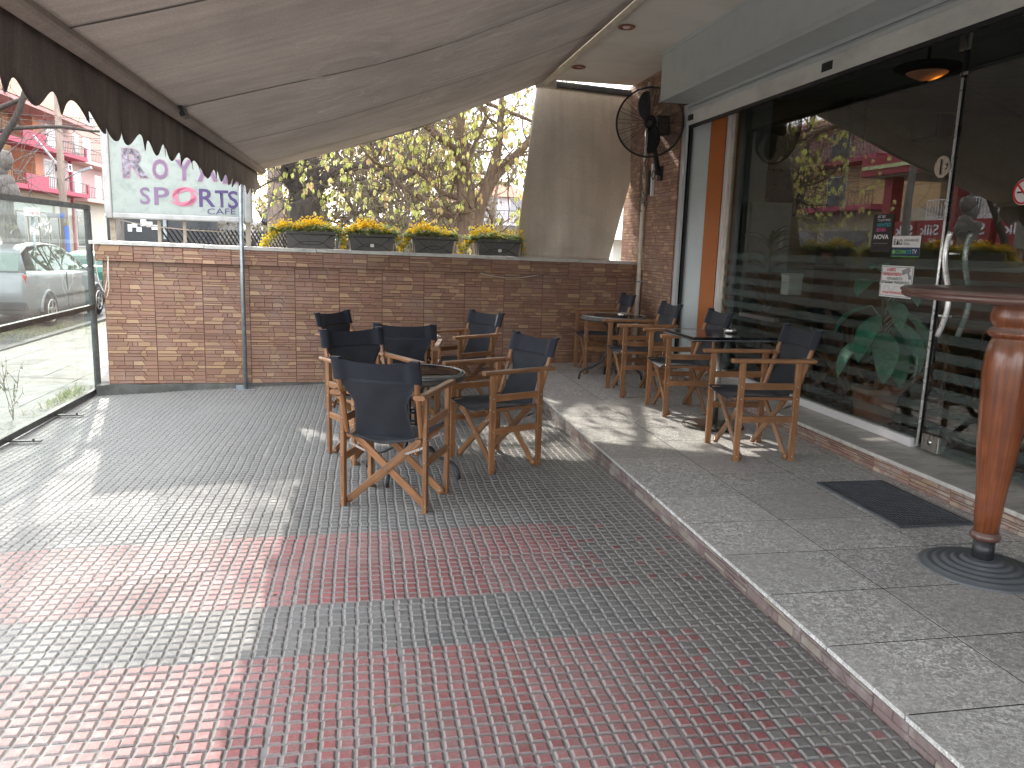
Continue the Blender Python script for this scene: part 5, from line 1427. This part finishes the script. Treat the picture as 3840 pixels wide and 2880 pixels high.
# ------------------------------------------------------------------ cars
def car(name, label, loc, rz, paint, plate=None, s=1.0, hatch=True):
    """x = length axis (front +x), y width, z up"""
    t = thing(name, label, 'car', loc, rz, 'parked cars')
    L = 4.2*s
    prof = [(-2.08, .42, .95), (-2.0, .30, 1.0), (-1.6, .24, 1.02), (-.9, .22, 1.0), (0, .22, .98), (.75, .22, .95), (1.1, .22, .93), (1.55, .24, .86), (1.95, .30, .72), (2.08, .42, .60)]
    b = MB(); nS = 9; vs = []
    for x, zb_, zt_ in prof:
        w = .86*(1-.10*max(0, (abs(x)-1.3)/.8)**2)
        ring = [(w*.92, zb_), (w, zb_+.12), (w*1.0, (zb_+zt_)/2), (w*.985, zt_-.10), (w*.93, zt_), (0, zt_+.02), (-w*.93, zt_), (-w*.985, zt_-.10), (-w, (zb_+zt_)/2), (-w, zb_+.12), (-w*.92, zb_)]
        vs += [(x*s, y*s, z*s) for y, z in ring]
    n = 11; fs = []
    for i in range(len(prof)-1):
        for k in range(n): k2 = (k+1) % n; fs.append((i*n+k, (i+1)*n+k, (i+1)*n+k2, i*n+k2))
    fs.append(tuple(range(n))); fs.append(tuple((len(prof)-1)*n+k for k in range(n))[::-1])
    b.add(vs, fs, 0, (1, 1, 1), None, True)
    b.build('body', paint, t, fixn=True)
    roof = [(-1.98, 1.0, 1.0), (-1.72, 1.34, .99), (-1.3, 1.455, .97), (-.5, 1.49, .96), (.1, 1.46, .96), (.45, 1.36, .97), (1.15, .95, 1.0)] if hatch else [(-1.5, .98, 1.0), (-1.1, 1.30, .98), (-.6, 1.38, .97), (.1, 1.36, .97), (.4, 1.28, .97), (1.0, .95, 1.0)]
    b = MB(); vs = []
    for x, z, k in roof:
        wb, wt = .80, .80-.24*max(0, z-.95)/.5*1.0
        vs += [(x*s, wt*s, z*s), (x*s, wt*.8*s, (z+.02)*s), (x*s, -wt*.8*s, (z+.02)*s), (x*s, -wt*s, z*s)]
    fs = []
    for i in range(len(roof)-1):
        for k in range(3): fs.append((i*4+k, i*4+k+1, (i+1)*4+k+1, (i+1)*4+k))
    b.add(vs, fs, 0, (1, 1, 1), None, True)
    o = b.build('roof', paint, t, fixn=True); sd = o.modifiers.new('s', 'SOLIDIFY'); sd.thickness = .03*s; sd.offset = -1
    def side(sy, pts, name, mat, y=.0):
        b = MB(); P = []
        for x, z in pts:
            yy = (.81-.23*max(0, z-.95)/.5)+y; P.append((x*s, sy*yy*s, z*s))
        b.poly(P, (0, sy, 0), .008); return b.build(name, mat, t, fixn=True)
    for sy in (-1, 1):
        if hatch:
            side(sy, [(-1.55, 1.0), (-1.42, 1.36), (-1.0, 1.42), (-.92, 1.0)], 'side_window', 'car_glass')
            side(sy, [(-.86, 1.0), (-.9, 1.42), (-.45, 1.455), (-.35, 1.0)], 'side_window', 'car_glass')
            side(sy, [(-.28, 1.0), (-.36, 1.455), (.1, 1.43), (.42, 1.33), (.98, .985)], 'side_window', 'car_glass')
        else:
            side(sy, [(-1.2, 1.0), (-1.0, 1.26), (-.4, 1.33), (-.32, 1.0)], 'side_window', 'car_glass'); side(sy, [(-.25, 1.0), (-.32, 1.33), (.1, 1.32), (.38, 1.24), (.85, .98)], 'side_window', 'car_glass')
        side(sy, [(-.30, 1.0), (-.37, 1.45 if hatch else 1.34), (-.41, 1.45 if hatch else 1.34), (-.36, 1.0)], 'door_pillar', 'black_rubber', .004)
        b = MB(); b.bx(-.95*s, 1.0*s, sy*.862*s-.01, sy*.862*s+.01, .50*s, .55*s); b.build('side_trim', 'black_rubber', t)
        b = MB(); b.bx(.05*s, .22*s, sy*.865*s-.012, sy*.865*s+.012, .84*s, .865*s); b.build('door_handle', 'chrome', t)
        b = MB(); b.bx(-.33*s, -.325*s, sy*.858*s-.008, sy*.858*s+.008, .3*s, .96*s); b.build('door_seam', 'black_rubber', t)
        b = MB(); b.box((.85*s, sy*.95*s, .99*s), (.12*s, .16*s, .11*s)); b.build('wing_mirror', paint, t, bevel=.03)
        b = MB(); b.box((-2.0*s, sy*.70*s, .82*s), (.10*s, .16*s, .30*s)); b.build('tail_light', 'lamp_red', t, bevel=.02)
        b = MB(); b.box((1.93*s, sy*.62*s, .62*s), (.18*s, .34*s, .14*s)); b.build('headlight', 'car_glass', t, bevel=.02)
        for x in (-1.28, 1.32):
            b = MB(); c = Vector((x*s, sy*.80*s, .30*s))
            b.tube([c+Vector((0, -.10*s, 0)), c+Vector((0, .10*s, 0))], .30*s, 28); w = b.build('wheel', 'tyre', t)
            b = MB(); b.tube([c+Vector((0, sy*.09*s, 0)), c+Vector((0, sy*.108*s, 0))], .075*s, 16)
            b.tube([c+Vector((.195*s*cos(2*pi*k/24), sy*.10*s, .195*s*sin(2*pi*k/24))) for k in range(24)], .016*s, 6, closed=True)
            for k in range(5):
                a = 2*pi*k/5+.3; b.beam(c+Vector((0, sy*.104*s, 0)), c+Vector((.19*s*cos(a), sy*.104*s, .19*s*sin(a))), .05*s, .02*s, side=(0, 1, 0) if False else (-sin(a), 0, cos(a)))
            rim = b.build('rim', 'brushed', w)
            b = MB(); b.tube([c+Vector((.355*s*cos(pi*k/14), sy*.055*s, .355*s*sin(pi*k/14))) for k in range(15)], .035*s, 6); b.build('wheel_arch', paint, t)
    b = MB(); b.poly([(-1.99*s, -.66*s, 1.03*s), (-1.99*s, .66*s, 1.03*s), (-1.74*s, .60*s, 1.33*s), (-1.74*s, -.60*s, 1.33*s)] if hatch else [(-1.5*s, -.62*s, 1.0*s), (-1.5*s, .62*s, 1.0*s), (-1.13*s, .58*s, 1.28*s), (-1.13*s, -.58*s, 1.28*s)], (-.8, 0, .5), .012); b.build('rear_window', 'car_glass', t, fixn=True)
    b = MB(); b.poly([(.50*s, -.60*s, 1.335*s), (.50*s, .60*s, 1.335*s), (1.10*s, .70*s, .985*s), (1.10*s, -.70*s, .985*s)], (.5, 0, .8), .012); b.build('windscreen', 'car_glass', t, fixn=True)
    b = MB(); b.bx(-2.12*s, -1.95*s, -.78*s, .78*s, .36*s, .50*s); b.build('bumper', 'black_rubber' if hatch else paint, t, bevel=.02)
    if plate is not None:
        pl_ = MB(); pl_.box((-2.14*s, 0, .66*s), (.012, .46, .11)); q = pl_.build('number_plate', 'plate', t)
        if plate: text('lettering', plate, 'ink_black', q, (-2.148*s, .21, .61*s+.015), (0, -1, 0), (0, 0, 1), .42, .07, .002, .01)
        b = MB(); b.bx(-2.13*s, -2.11*s, -.70*s, .70*s, .60*s, .86*s); b.build('rear_panel', paint, t)
    for sx_ in (-.35, .35):
        b = MB(); b.box((-.05*s, sx_*s, .80*s), (.16*s, .44*s, .9*s)); b.build('car_seat', 'black_rubber', t, bevel=.06)
    return t
car('silver_hatchback', 'silver hatchback parked along the street behind the glass screen and the tree trunk', (-6.92, 17.93, -.275), pi/2, 'car_silver', None, 1.06)
car('green_car', 'dark green saloon parked ahead of the silver hatchback, number plate towards us', (-7.25, 24.2, -.29), pi/2-.06, 'car_green', 'IM-6917', .97, False)
car('white_car', 'white car parked behind the lattice fence, under the cafe sign', (-4.3, 30.5, -.30), pi/2+1.35, 'car_white', None, 1.0)

# ------------------------------------------------------------------ buildings
def face_x(b, x, y0, y1, z0, z1, col, d=-.3, mi=0): b.bx(x+d, x, y0, y1, z0, z1, mi, col)
def railing(b, p0, p1, h=.95, step=.12, mi=0, th=.02):
    p0 = Vector(p0); p1 = Vector(p1); L = (p1-p0).length; n = max(2, int(L/step))
    b.beam(p0+Vector((0, 0, h)), p1+Vector((0, 0, h)), .05, .05, side=(0, 0, 1), mi=mi); b.beam(p0+Vector((0, 0, .1)), p1+Vector((0, 0, .1)), .03, .03, side=(0, 0, 1), mi=mi)
    for k in range(n+1):
        q = p0.lerp(p1, k/n); b.beam(q, q+Vector((0, 0, h)), th, th, mi=mi)
# B1: orange and pink flats with crimson balconies, facade towards +x at x = -24
FX = -24.4
def bp(px, py, x=-23.0): p = atx(px, py, x); return p
k_ = 480/2212.
Q = lambda x, y: bp(x*k_, 500+y*k_)
b1 = thing('apartment_block', 'orange and pink block of flats with crimson balconies behind the glass screen', 'building')
yL, yM, yR = 40, 64.5, 73.4
z1f, z2f, ztop = 4.45, 7.45, 10.35
b = MB()
P_OR, P_YE, P_PK, P_CR = (.50, .22, .13), (.54, .36, .18), (.50, .29, .275), (.44, .38, .28)
face_x(b, FX, yL, 73.4, -.5, z1f, P_CR, -9)
for z0_, z1_ in ((z1f, z2f), (z2f, ztop)):
    face_x(b, FX, yL, 60.7, z0_, z1_, P_YE if z0_ == z1f else P_PK, -9); face_x(b, FX, 68, 73.4, z0_, z1_, (.50, .35, .34), -9)
    face_x(b, FX-1.6, 60.7, 68, z0_, z1_, (.60, .37, .20), -7); face_x(b, FX-.01, 66.6, 68, z0_, z1_, P_OR, -1.6)
    face_x(b, FX+.02, 58.6, 60.2, z0_, z1_, P_PK, -.3)
b.build('walls', 'facade', b1)
for z0_ in (z1f, z2f):
    b = MB(); y0, ys, y1 = 44, 64.8, 73.6
    b.bx(FX, FX+1.5, y0, y1, z0_-.02, z0_+.30, 0, (1, 1, 1)); b.bx(FX+1.38, FX+1.5, 60.8, ys, z0_+.30, z0_+1.05); b.bx(FX+1.38, FX+1.5, 73.2, y1, z0_+.3, z0_+1.1)
    b.build('balcony', 'hot_red', b1)
    b = MB(); railing(b, (FX+1.44, 44, z0_+.30), (FX+1.44, 60.7, z0_+.30), .8, .35); railing(b, (FX+1.44, ys+.05, z0_+.30), (FX+1.44, 73.1, z0_+.30), .8, .35); b.build('railing', 'rail_dark', b1)
for y0, y1, z0_, z1_, m, x in ((61.4, 64.4, 4.8, 6.9, 'window_dark', FX-1.58), (61.2, 64.2, 7.9, 9.9, 'window_dark', FX-1.58), (68.3, 69.6, 4.8, 7.0, 'interior_grey', FX+.01), (71.2, 72.3, 4.8, 6.7, 'white_pvc', FX+.01), (70.2, 70.8, 4.9, 6.9, 'window_dark', FX+.01), (69.0, 70.6, 7.9, 9.7, 'white_pvc', FX+.01), (54, 56.5, 4.9, 6.8, 'window_dark', FX+.01), (54, 56.5, 7.9, 9.8, 'window_dark', FX+.01), (49, 51, 7.9, 9.8, 'window_dark', FX+.01), (49, 51, 4.9, 6.8, 'window_dark', FX+.01)):
    f = MB(); f.bx(x-.02, x+.06, y0-.12, y1+.12, z0_-.1, z1_+.12, 0); w = f.build('window', 'white_pvc', b1)
    f = MB(); f.bx(x+.06, x+.09, y0, y1, z0_, z1_, 0)
    for yy in (y0+(y1-y0)/2,): f.bx(x+.09, x+.11, yy-.05, yy+.05, z0_, z1_, 0)
    f.build('pane', m, w)
b = MB()
ov = 1.9
for k in range(2):
    pass
b.add([(FX+ov, yL-1, ztop), (FX+ov, 74.6, ztop), (FX-5, 70, ztop+2.2), (FX-5, yL+2, ztop+2.2), (FX-11, yL-1, ztop), (FX-11, 74.6, ztop)], [(0, 1, 2, 3), (1, 5, 2), (3, 2, 5, 4), (0, 3, 4)], 0)
b.build('roof', 'roof_tile', b1)
b = MB(); b.bx(FX-1, FX+ov-.05, yL-.8, 74.4, ztop-.30, ztop-.03, 0, (.50, .26, .24)); b.build('eaves', 'facade', b1)
b = MB()
for a, c in ((52, 55), (46, 51)): b.bx(FX+.0, FX+.05, a, c, 0, 3.2)
for y in (57, 60.4, 62.4, 64.4, 66.4, 68.4, 70.4): b.bx(FX+.0, FX+.05, y, y+1.7, -.2, 2.9)
b.build('shop_window', 'window_dark', b1)
b = MB(); b.bx(FX, FX+.12, 69.5, 73.2, 2.95, 4.0, 0, (.66, .62, .55)); b.bx(FX, FX+.10, 57, 69.0, 3.0, 3.9, 0, (.55, .57, .52)); b.build('fascia', 'facade', b1)
b = MB(); b.bx(FX+.0, FX+.2, 73.45, 73.7, 0, 7.5); b.build('drain_pipe', 'hot_red', b1)
acs = aty(1410*k_, 500+530*k_, 71*.0+70.2)
ac = thing('air_conditioner', 'white air conditioner under the upper crimson balcony', 'air conditioner', (FX+.5, 71.6, 6.75))
b = MB(); b.bx(-.3, .25, -.45, .45, -.3, .3); b.build('case', 'white_pvc', ac); b = MB(); b.tube([(.25, 0, 0), (.27, 0, 0)], .22, 16); b.build('fan_grille', 'window_dark', ac)
b2 = thing('pink_block', 'pink and beige block of flats right of the crimson balconies', 'building')
b = MB()
for z0_, c in ((-.5, (.52, .48, .40)), (4.2, (.50, .33, .31)), (7.4, (.46, .30, .25)), (10.6, (.55, .42, .32))): face_x(b, FX-.2, 73.9, 92, z0_, z0_+3.3 if z0_ > 0 else 4.2, c, -10)
b.build('walls', 'facade', b2)
b = MB(); 
for z0_ in (4.2, 7.4): b.bx(FX-.2, FX+1.1, 74.2, 84, z0_, z0_+.3, 0, (.55, .36, .33))
b.build('balcony', 'facade', b2)
b = MB(); 
for z0_ in (4.5, 7.7): railing(b, (FX+1.05, 74.2, z0_), (FX+1.05, 84, z0_), .95, .4)
b.build('railing', 'rail_dark', b2)
for (y0, y1, z0_, z1_, m) in ((75, 76.5, 4.6, 6.6, 'white_pvc'), (78, 79.5, 7.8, 9.8, 'white_pvc'), (75.4, 76.6, 8, 9.7, 'window_dark'), (80.5, 82, 4.7, 6.7, 'white_pvc'), (79, 81, 11, 12.6, 'window_dark'), (75, 78.6, .4, 3.4, 'window_dark')):
    f = MB(); f.bx(FX-.2, FX-.1, y0-.12, y1+.12, z0_-.1, z1_+.12); w = f.build('window', 'white_pvc', b2); f = MB(); f.bx(FX-.1, FX-.06, y0, y1, z0_, z1_); f.build('pane', m, w)
# generic far blocks
def block(name, label, x, y, w, d, h, col, seed, rz=0, floors=3, roof=False, bal=True, group=None, z=-.6):
    r = random.Random(seed); t = thing(name, label, 'building', (x, y, z), rz, group)
    b = MB(); b.bx(-w/2, w/2, 0, d, 0, h, 0, col); b.build('walls', 'facade', t)
    fh = (h-.8)/floors
    for f in range(floors):
        n = max(2, int(w/2.6)); z0 = .9+f*fh
        for i in range(n):
            xx = -w/2+(i+.5)*w/n
            q = MB(); q.bx(xx-.62, xx+.62, -.06, .0, z0, z0+1.5); fr_ = q.build('window', 'white_pvc', t)
            q = MB(); q.bx(xx-.52, xx+.52, -.09, -.06, z0+.1, z0+1.4); q.build('pane', 'window_dark' if r.random() < .7 else 'ink_grey', fr_)
        if bal and f > 0:
            q = MB(); q.bx(-w/2+.3, w/2-.3, -1.1, 0, z0-.55, z0-.40, 0, (.6, .58, .55)); q.build('balcony', 'facade', t)
            q = MB(); railing(q, (-w/2+.3, -1.05, z0-.4), (w/2-.3, -1.05, z0-.4), .9, .3, th=.03); q.build('railing', 'rail_dark', t)
    if roof:
        q = MB(); q.add([(-w/2-.4, -.5, h), (w/2+.4, -.5, h), (w/2+.4, d+.5, h), (-w/2-.4, d+.5, h), (-w/2+1.5, d/2, h+1.5), (w/2-1.5, d/2, h+1.5)], [(0, 1, 5, 4), (1, 2, 5), (2, 3, 4, 5), (3, 0, 4)]); q.build('roof', 'roof_tile', t)
    else: q = MB(); q.bx(-w/2-.15, w/2+.15, -.15, d+.15, h, h+.4, 0, tuple(c*.9 for c in col)); q.build('parapet', 'facade', t)
    return t
GF = 'far town houses'
def pxblock(px0, px1, pyt, y, col, seed, label, **k):
    a = aty(px0, pyt, y); c = aty(px1, pyt, y); ang = 0
    return block(k.pop('name', 'town_house'), label, (a.x+c.x)/2, y, c.x-a.x, 8, a.z+.6, col, seed, ang, group=GF, **k)
pxblock(985, 1095, 800, 62, (.55, .50, .45), 3, 'cream house with dark balcony beside the pale trunk, far beyond the wall', floors=3)
pxblock(1640, 1790, 770, 55, (.50, .47, .46), 4, 'grey house with balconies far behind the leafy tree trunk', floors=3, roof=True)
pxblock(1790, 1990, 735, 58, (.55, .50, .52), 5, 'pale house with a tiled roof left of the side blind', floors=3, roof=True)
pxblock(1330, 1560, 830, 70, (.45, .42, .38), 6, 'low brownish house behind the thickets', floors=2)
pxblock(850, 990, 850, 70, (.52, .50, .48), 7, 'low grey building right of the sign posts', floors=2, bal=False)
# white villa with tiled roof at the right of the curtain
vl = thing('white_villa', 'white villa with a red tiled roof seen between the side blind and the brick pier', 'building')
a = aty(2300, 905, 30); 
b = MB(); b.bx(a.x, a.x+3, 30, 36, -.5, 1.9, 0, (.72, .70, .66)); b.bx(a.x+.25, a.x+.55, 29.1, 29.4, -.5, 1.9, 0, (.75, .73, .7)); b.bx(a.x-.4, a.x+3, 28.9, 30, 1.9, 2.12, 0, (.74, .74, .72)); b.bx(a.x+.1, a.x+.5, 30.2, 30.6, 1.9, 3.3, 0, (.7, .68, .66)); b.build('walls', 'facade', vl)
b = MB(); b.add([(a.x+.35, 29.6, 2.12), (a.x+4, 29.6, 2.12), (a.x+4, 33, 3.6), (a.x+1.8, 33, 3.2)], [(0, 1, 2, 3)]); b.build('roof', 'roof_tile', vl)
b = MB(); railing(b, (a.x-.2, 28.9, .6), (a.x+2, 28.9, .6), .5, .15); b.build('railing', 'ink_grey', vl)
# striped parasol
q = aty(1760, 940, 20)
ps_ = thing('striped_parasol', 'faded pink and white striped parasol beyond the fourth flower box', 'parasol', (q.x+.1, 20, -.5))
b = MB(); H_ = q.z+.62; n = 32
for k in range(n):
    a0, a1 = 2*pi*k/n, 2*pi*(k+1)/n; R_ = 1.0
    b.add([(0, 0, H_), (R_*cos(a0), R_*sin(a0), H_-.42), (R_*cos(a1), R_*sin(a1), H_-.42), (R_*cos(a1), R_*sin(a1), H_-.60), (R_*cos(a0), R_*sin(a0), H_-.60)], [(0, 1, 2), (1, 4, 3, 2)], 0, (.62, .25, .27) if (k//2) % 2 else (.66, .52, .50))
b.build('canopy', 'leaf', ps_); b = MB(); b.tube([(0, 0, 0), (0, 0, H_)], .03, 8); b.build('pole', 'galv', ps_)
# dark kiosk and shop awnings behind the sign posts
a = aty(398, 850, 27); c = aty(668, 850, 27)
kd = thing('dark_kiosk', 'dark shop front with papers stuck on it, seen below the cafe sign', 'kiosk', (a.x, 27, -.55))
W_ = c.x-a.x
b = MB(); b.bx(.02, W_+1.2, 0, 4, 0, 3.5); b.build('walls', 'window_dark', kd)
b = MB(); rk = random.Random(9)
for (u, z, w, h) in ((.30, 1.72, .16, .30), (.36, 1.85, .2, .18), (.42, 1.72, .2, .2), (.48, 1.90, .22, .28), (.56, 1.88, .24, .22), (.53, 2.25, .22, .12), (.53, 2.12, .22, .1), (.66, 2.25, .18, .26), (.63, 1.8, .24, .2)):
    b.bx(W_*u, W_*u+w*.75, -.03, -.005, z+.46, z+.46+h*.75)
b.build('paper_notice', 'paper', kd)
b = MB(); b.bx(W_*.80, W_*.80+.1, -.1, 0, 0, 2.9); b.build('frame', 'galv', kd)
a = aty(672, 840, 33); c = aty(768, 840, 33)
sk = thing('white_stall', 'white roofed street stall with a red corner right of the dark shop', 'stall', (a.x, 33, -.55)); W_ = c.x-a.x
b = MB(); b.bx(0, W_, 0, 2.5, 0, 2.2); b.build('body', 'interior_grey', sk); b = MB(); b.bx(-.3, W_+.3, -.8, 2.6, 2.5, 2.75); b.bx(-.15, W_+.1, -.4, 2.6, 3.0, 3.1); b.build('roof', 'white_pvc', sk)
b = MB(); b.bx(W_-.05, W_+.25, -.5, 0, 1.6, 2.5); b.build('red_corner', 'hot_red', sk); b = MB(); 
for u in (.1, .4, .75): b.bx(W_*u, W_*u+.12, -.1, 0, 0, 2.5)
b.build('post', 'galv', sk)
a = aty(770, 850, 42); c = aty(930, 850, 42)
hg = thing('grey_shed', 'grey arched shed between the sign posts and the pole', 'shed', (a.x, 42, -.6)); W_ = c.x-a.x
b = MB(); pr_ = [(0, 0)]+[(W_*k/12, 2.3+1.3*sin(pi*k/12)) for k in range(13)]+[(W_, 0)]
b.poly([(x, 0, z) for x, z in pr_], (0, 1, 0), 6, 0, (.16, .16, .16)); b.build('walls', 'facade', hg, fixn=True)
b = MB(); b.tube([(W_*k/12, -.05, 2.3+1.3*sin(pi*k/12)) for k in range(13)], .10, 6); b.build('roof_edge', 'white_pvc', hg)
# signs and poles on the pavement
pz_ = aty(122, 810, 17.0)
ts = thing('shop_sign', 'white rectangular sign with red letters on a thin post by the silver car', 'sign', (aty(122, 810, 17).x, 17.0, -.35))
b = MB(); b.tube([(0, 0, 0), (0, 0, pz_.z+.45)], .03, 8); b.build('post', 'galv', ts)
a = aty(92, 778, 17); c = aty(152, 812, 17); O = Vector(ts.location)
b = MB(); b.bx(a.x-O.x, c.x-O.x, -.06, .0, c.z-O.z, a.z-O.z); b.build('board', 'paper', ts, bevel=.01)
text('lettering', 'TR G', 'ink_red', ts, (a.x-O.x+.10, -.065, c.z-O.z+.03), (1, 0, 0), (0, 0, 1), .16, .05, .002, .01)
bs_ = thing('blue_post_sign', 'small blue sign on a blue post beyond the street', 'sign', (aty(248, 830, 36).x, 36, -.6))
O = Vector(bs_.location); a = aty(226, 799, 36); c = aty(242, 818, 36)
b = MB(); b.tube([(0, 0, 0), (0, 0, 2.4)], .09, 8); b.build('post', 'ink_blue', bs_)
b = MB(); b.bx(a.x-O.x, c.x-O.x, -.06, 0, c.z-O.z, a.z-O.z); b.bx(a.x-O.x-.5, a.x-O.x, -.04, 0, c.z-O.z, a.z-O.z-.02, 1); b.build('board', ['ink_blue', 'ink_grey'], bs_)
up_ = thing('utility_pole', 'wooden utility pole with a street lamp in front of the crimson balconies', 'pole', (-12.93, 38, -.6))
b = MB(); b.tube([(0, 0, 0), (0, 0, 4), (.05, 0, 9)], [.17, .16, .12], 10); b.build('pole_shaft', 'pale_bark', up_)
b = MB(); b.tube([(.1, 0, 4.35), (.5, -.1, 4.62), (.9, -.2, 4.78)], .03, 6); b.box((1.05, -.25, 4.85), (.55, .16, .10), Matrix.Rotation(-.35, 3, 'Y')); b.build('street_lamp', 'galv', up_)
b = MB(); b.beam((-.1, 0, 5.0), (-1.0, 0, 6.2), .07, .07); b.build('strut', 'galv', up_)
for k in range(7):
    zz = 6.0+.33*k; b = MB()
    p0 = Vector((-12.93, 38, zz-.6)); pts = []
    for i in range(13):
        u = i/12; pts.append(Vector((-30+26*u, 38+ (6 if k % 2 else -4)*(u-.65), 5.0+.25*k+3.2*(u-.65)**2*(1 if u > 0 else 1)+(.5-u)*.6)))
    b.tube(pts, .012, 4); tag(b.build('overhead_wire', 'rail_dark'), ('lowest', 'second lowest', 'third', 'middle', 'fifth', 'second highest', 'topmost')[k]+' of the thin overhead wires crossing before the balconies', 'wire', 'overhead wires')
# street props that the glass front mirrors: filling station and flats across the street
stn = thing('filling_station', 'red filling station canopy with red pillars across the street', 'filling station')
b = MB(); b.bx(-21, -12.6, 19.5, 30, 4.75, 5.5, 0); b.build('canopy', 'station_red', stn)
b = MB(); b.bx(-20.8, -12.8, 19.7, 29.8, 4.70, 4.745, 0, (.6, .58, .5)); b.bx(-12.598, -12.56, 19.6, 29.9, 5.0, 5.15, 0, (.55, .60, .30)); b.build('canopy_trim', 'facade', stn)
b = MB()
for y in (21.3, 25, 28.6): b.bx(-13.6, -13.1, y, y+.5, -.6, 4.7)
b.build('pillar', 'station_red', stn)
for k, y in enumerate((20.0, 22.2, 24.0, 26.2, 27.6)):
    t = thing('fuel_pump', ('first', 'second', 'third', 'fourth', 'fifth')[k]+' red fuel pump across the street, counted from the near end of the canopy', 'fuel pump', (-13.4, y, -.6), 0, 'fuel pumps')
    b = MB(); b.bx(-.3, .3, -.5, .5, 0, 2.6); b.bx(-.32, .34, -.75, .75, 2.6, 3.55); b.build('pump_body', 'station_red', t, bevel=.02)
    text('lettering', 'Silk', 'ink_white', t, (.35, -.55, 3.0), (0, 1, 0), (0, 0, 1), 1.0, .38, .01, .015); text('lettering', 'oil', 'ink_white', t, (.35, -.55, 2.72), (0, 1, 0), (0, 0, 1), .45, .18, .01, .01)
bw = thing('white_flats', 'pale flats with white railings, brown awning and shops across the street', 'building', (-24.5, 0, -.6))
b = MB(); b.bx(-9, 0, 20, 39.5, 0, 4.0, 0, (.40, .38, .34)); b.bx(-9, 0, 20, 39.5, 4.0, 7.2, 0, (.52, .47, .44)); b.bx(-9, 0, 20, 39.5, 7.2, 11, 0, (.55, .30, .20)); b.build('walls', 'facade', bw)
b = MB(); b.bx(0, 1.4, 20, 39.3, 4.0, 4.3, 0, (.60, .58, .56)); b.bx(0, 1.4, 20, 39.3, 7.2, 7.6, 0, (.55, .10, .10)); b.build('balcony', 'facade', bw)
b = MB(); railing(b, (1.35, 20, 4.3), (1.35, 39.3, 4.3), 1.0, .22, th=.035); b.build('railing', 'white_pvc', bw)
b = MB()
for k in range(7): b.bx(.0, .05, 20.8+k*2.7, 22.4+k*2.7, 4.6, 6.7); b.bx(.0, .05, 20.5+k*2.7, 22.8+k*2.7, .4, 2.9)
b.build('window', 'window_dark', bw)
b = MB(); b.add([(0, 30, 3.7), (0, 38.5, 3.7), (1.9, 38.5, 2.9), (1.9, 30, 2.9)], [(0, 1, 2, 3)], 0, (.30, .16, .08)); b.build('shop_awning', 'facade', bw)

# ------------------------------------------------------------------ light
SD = Vector((-.38, 1.50, 1)).normalized()
EL = math.asin(SD.z); AZ = atan2(SD.x, SD.y)           # azimuth from +Y, clockwise positive to +X
su = bpy.data.lights.new('sun', 'SUN'); so = bpy.data.objects.new('sun', su); C.objects.link(so)
su.energy = 2.0; su.angle = radians(.55); su.color = (1.0, .93, .83)
so.rotation_euler = (-SD).to_track_quat('-Z', 'Y').to_euler()
W = bpy.context.scene.world; W.use_nodes = True; nt = W.node_tree; nt.nodes.clear()
def wn(t, **k):
    n = nt.nodes.new(t)
    for a, v in k.items(): setattr(n, a, v)
    return n
sky = wn('ShaderNodeTexSky', sky_type='NISHITA', sun_disc=False, sun_elevation=EL, sun_rotation=AZ, altitude=60, air_density=1.2, dust_density=2.5, ozone_density=1.0)
tc = wn('ShaderNodeTexCoord'); mp = wn('ShaderNodeMapping'); mp.inputs['Scale'].default_value = (1.4, 1.4, 3.2)
nt.links.new(tc.outputs['Generated'], mp.inputs['Vector'])
nz = wn('ShaderNodeTexNoise'); nz.inputs['Scale'].default_value = 2.1; nz.inputs['Detail'].default_value = 8; nz.inputs['Roughness'].default_value = .58
nt.links.new(mp.outputs[0], nz.inputs['Vector'])
rp = wn('ShaderNodeValToRGB'); rp.color_ramp.elements[0].position = .36; rp.color_ramp.elements[1].position = .56
nt.links.new(nz.outputs[0], rp.inputs[0])
mx = wn('ShaderNodeMix', data_type='RGBA'); nt.links.new(rp.outputs[0], mx.inputs[0]); nt.links.new(sky.outputs[0], mx.inputs[6]); mx.inputs[7].default_value = (13.0, 13.2, 13.8, 1)
bg = wn('ShaderNodeBackground'); bg.inputs[1].default_value = .15; nt.links.new(mx.outputs[2], bg.inputs[0])
wo = wn('ShaderNodeOutputWorld'); nt.links.new(bg.outputs[0], wo.inputs[0])
sc = bpy.context.scene
sc.view_settings.view_transform = 'Standard'; sc.view_settings.look = 'None'; sc.view_settings.exposure = EXPO; sc.view_settings.gamma = 1
sc.cycles.max_bounces = 10; sc.cycles.transparent_max_bounces = 24; sc.cycles.diffuse_bounces = 5; sc.cycles.glossy_bounces = 4; sc.cycles.sample_clamp_indirect = 8
sc.cycles.use_denoising = True
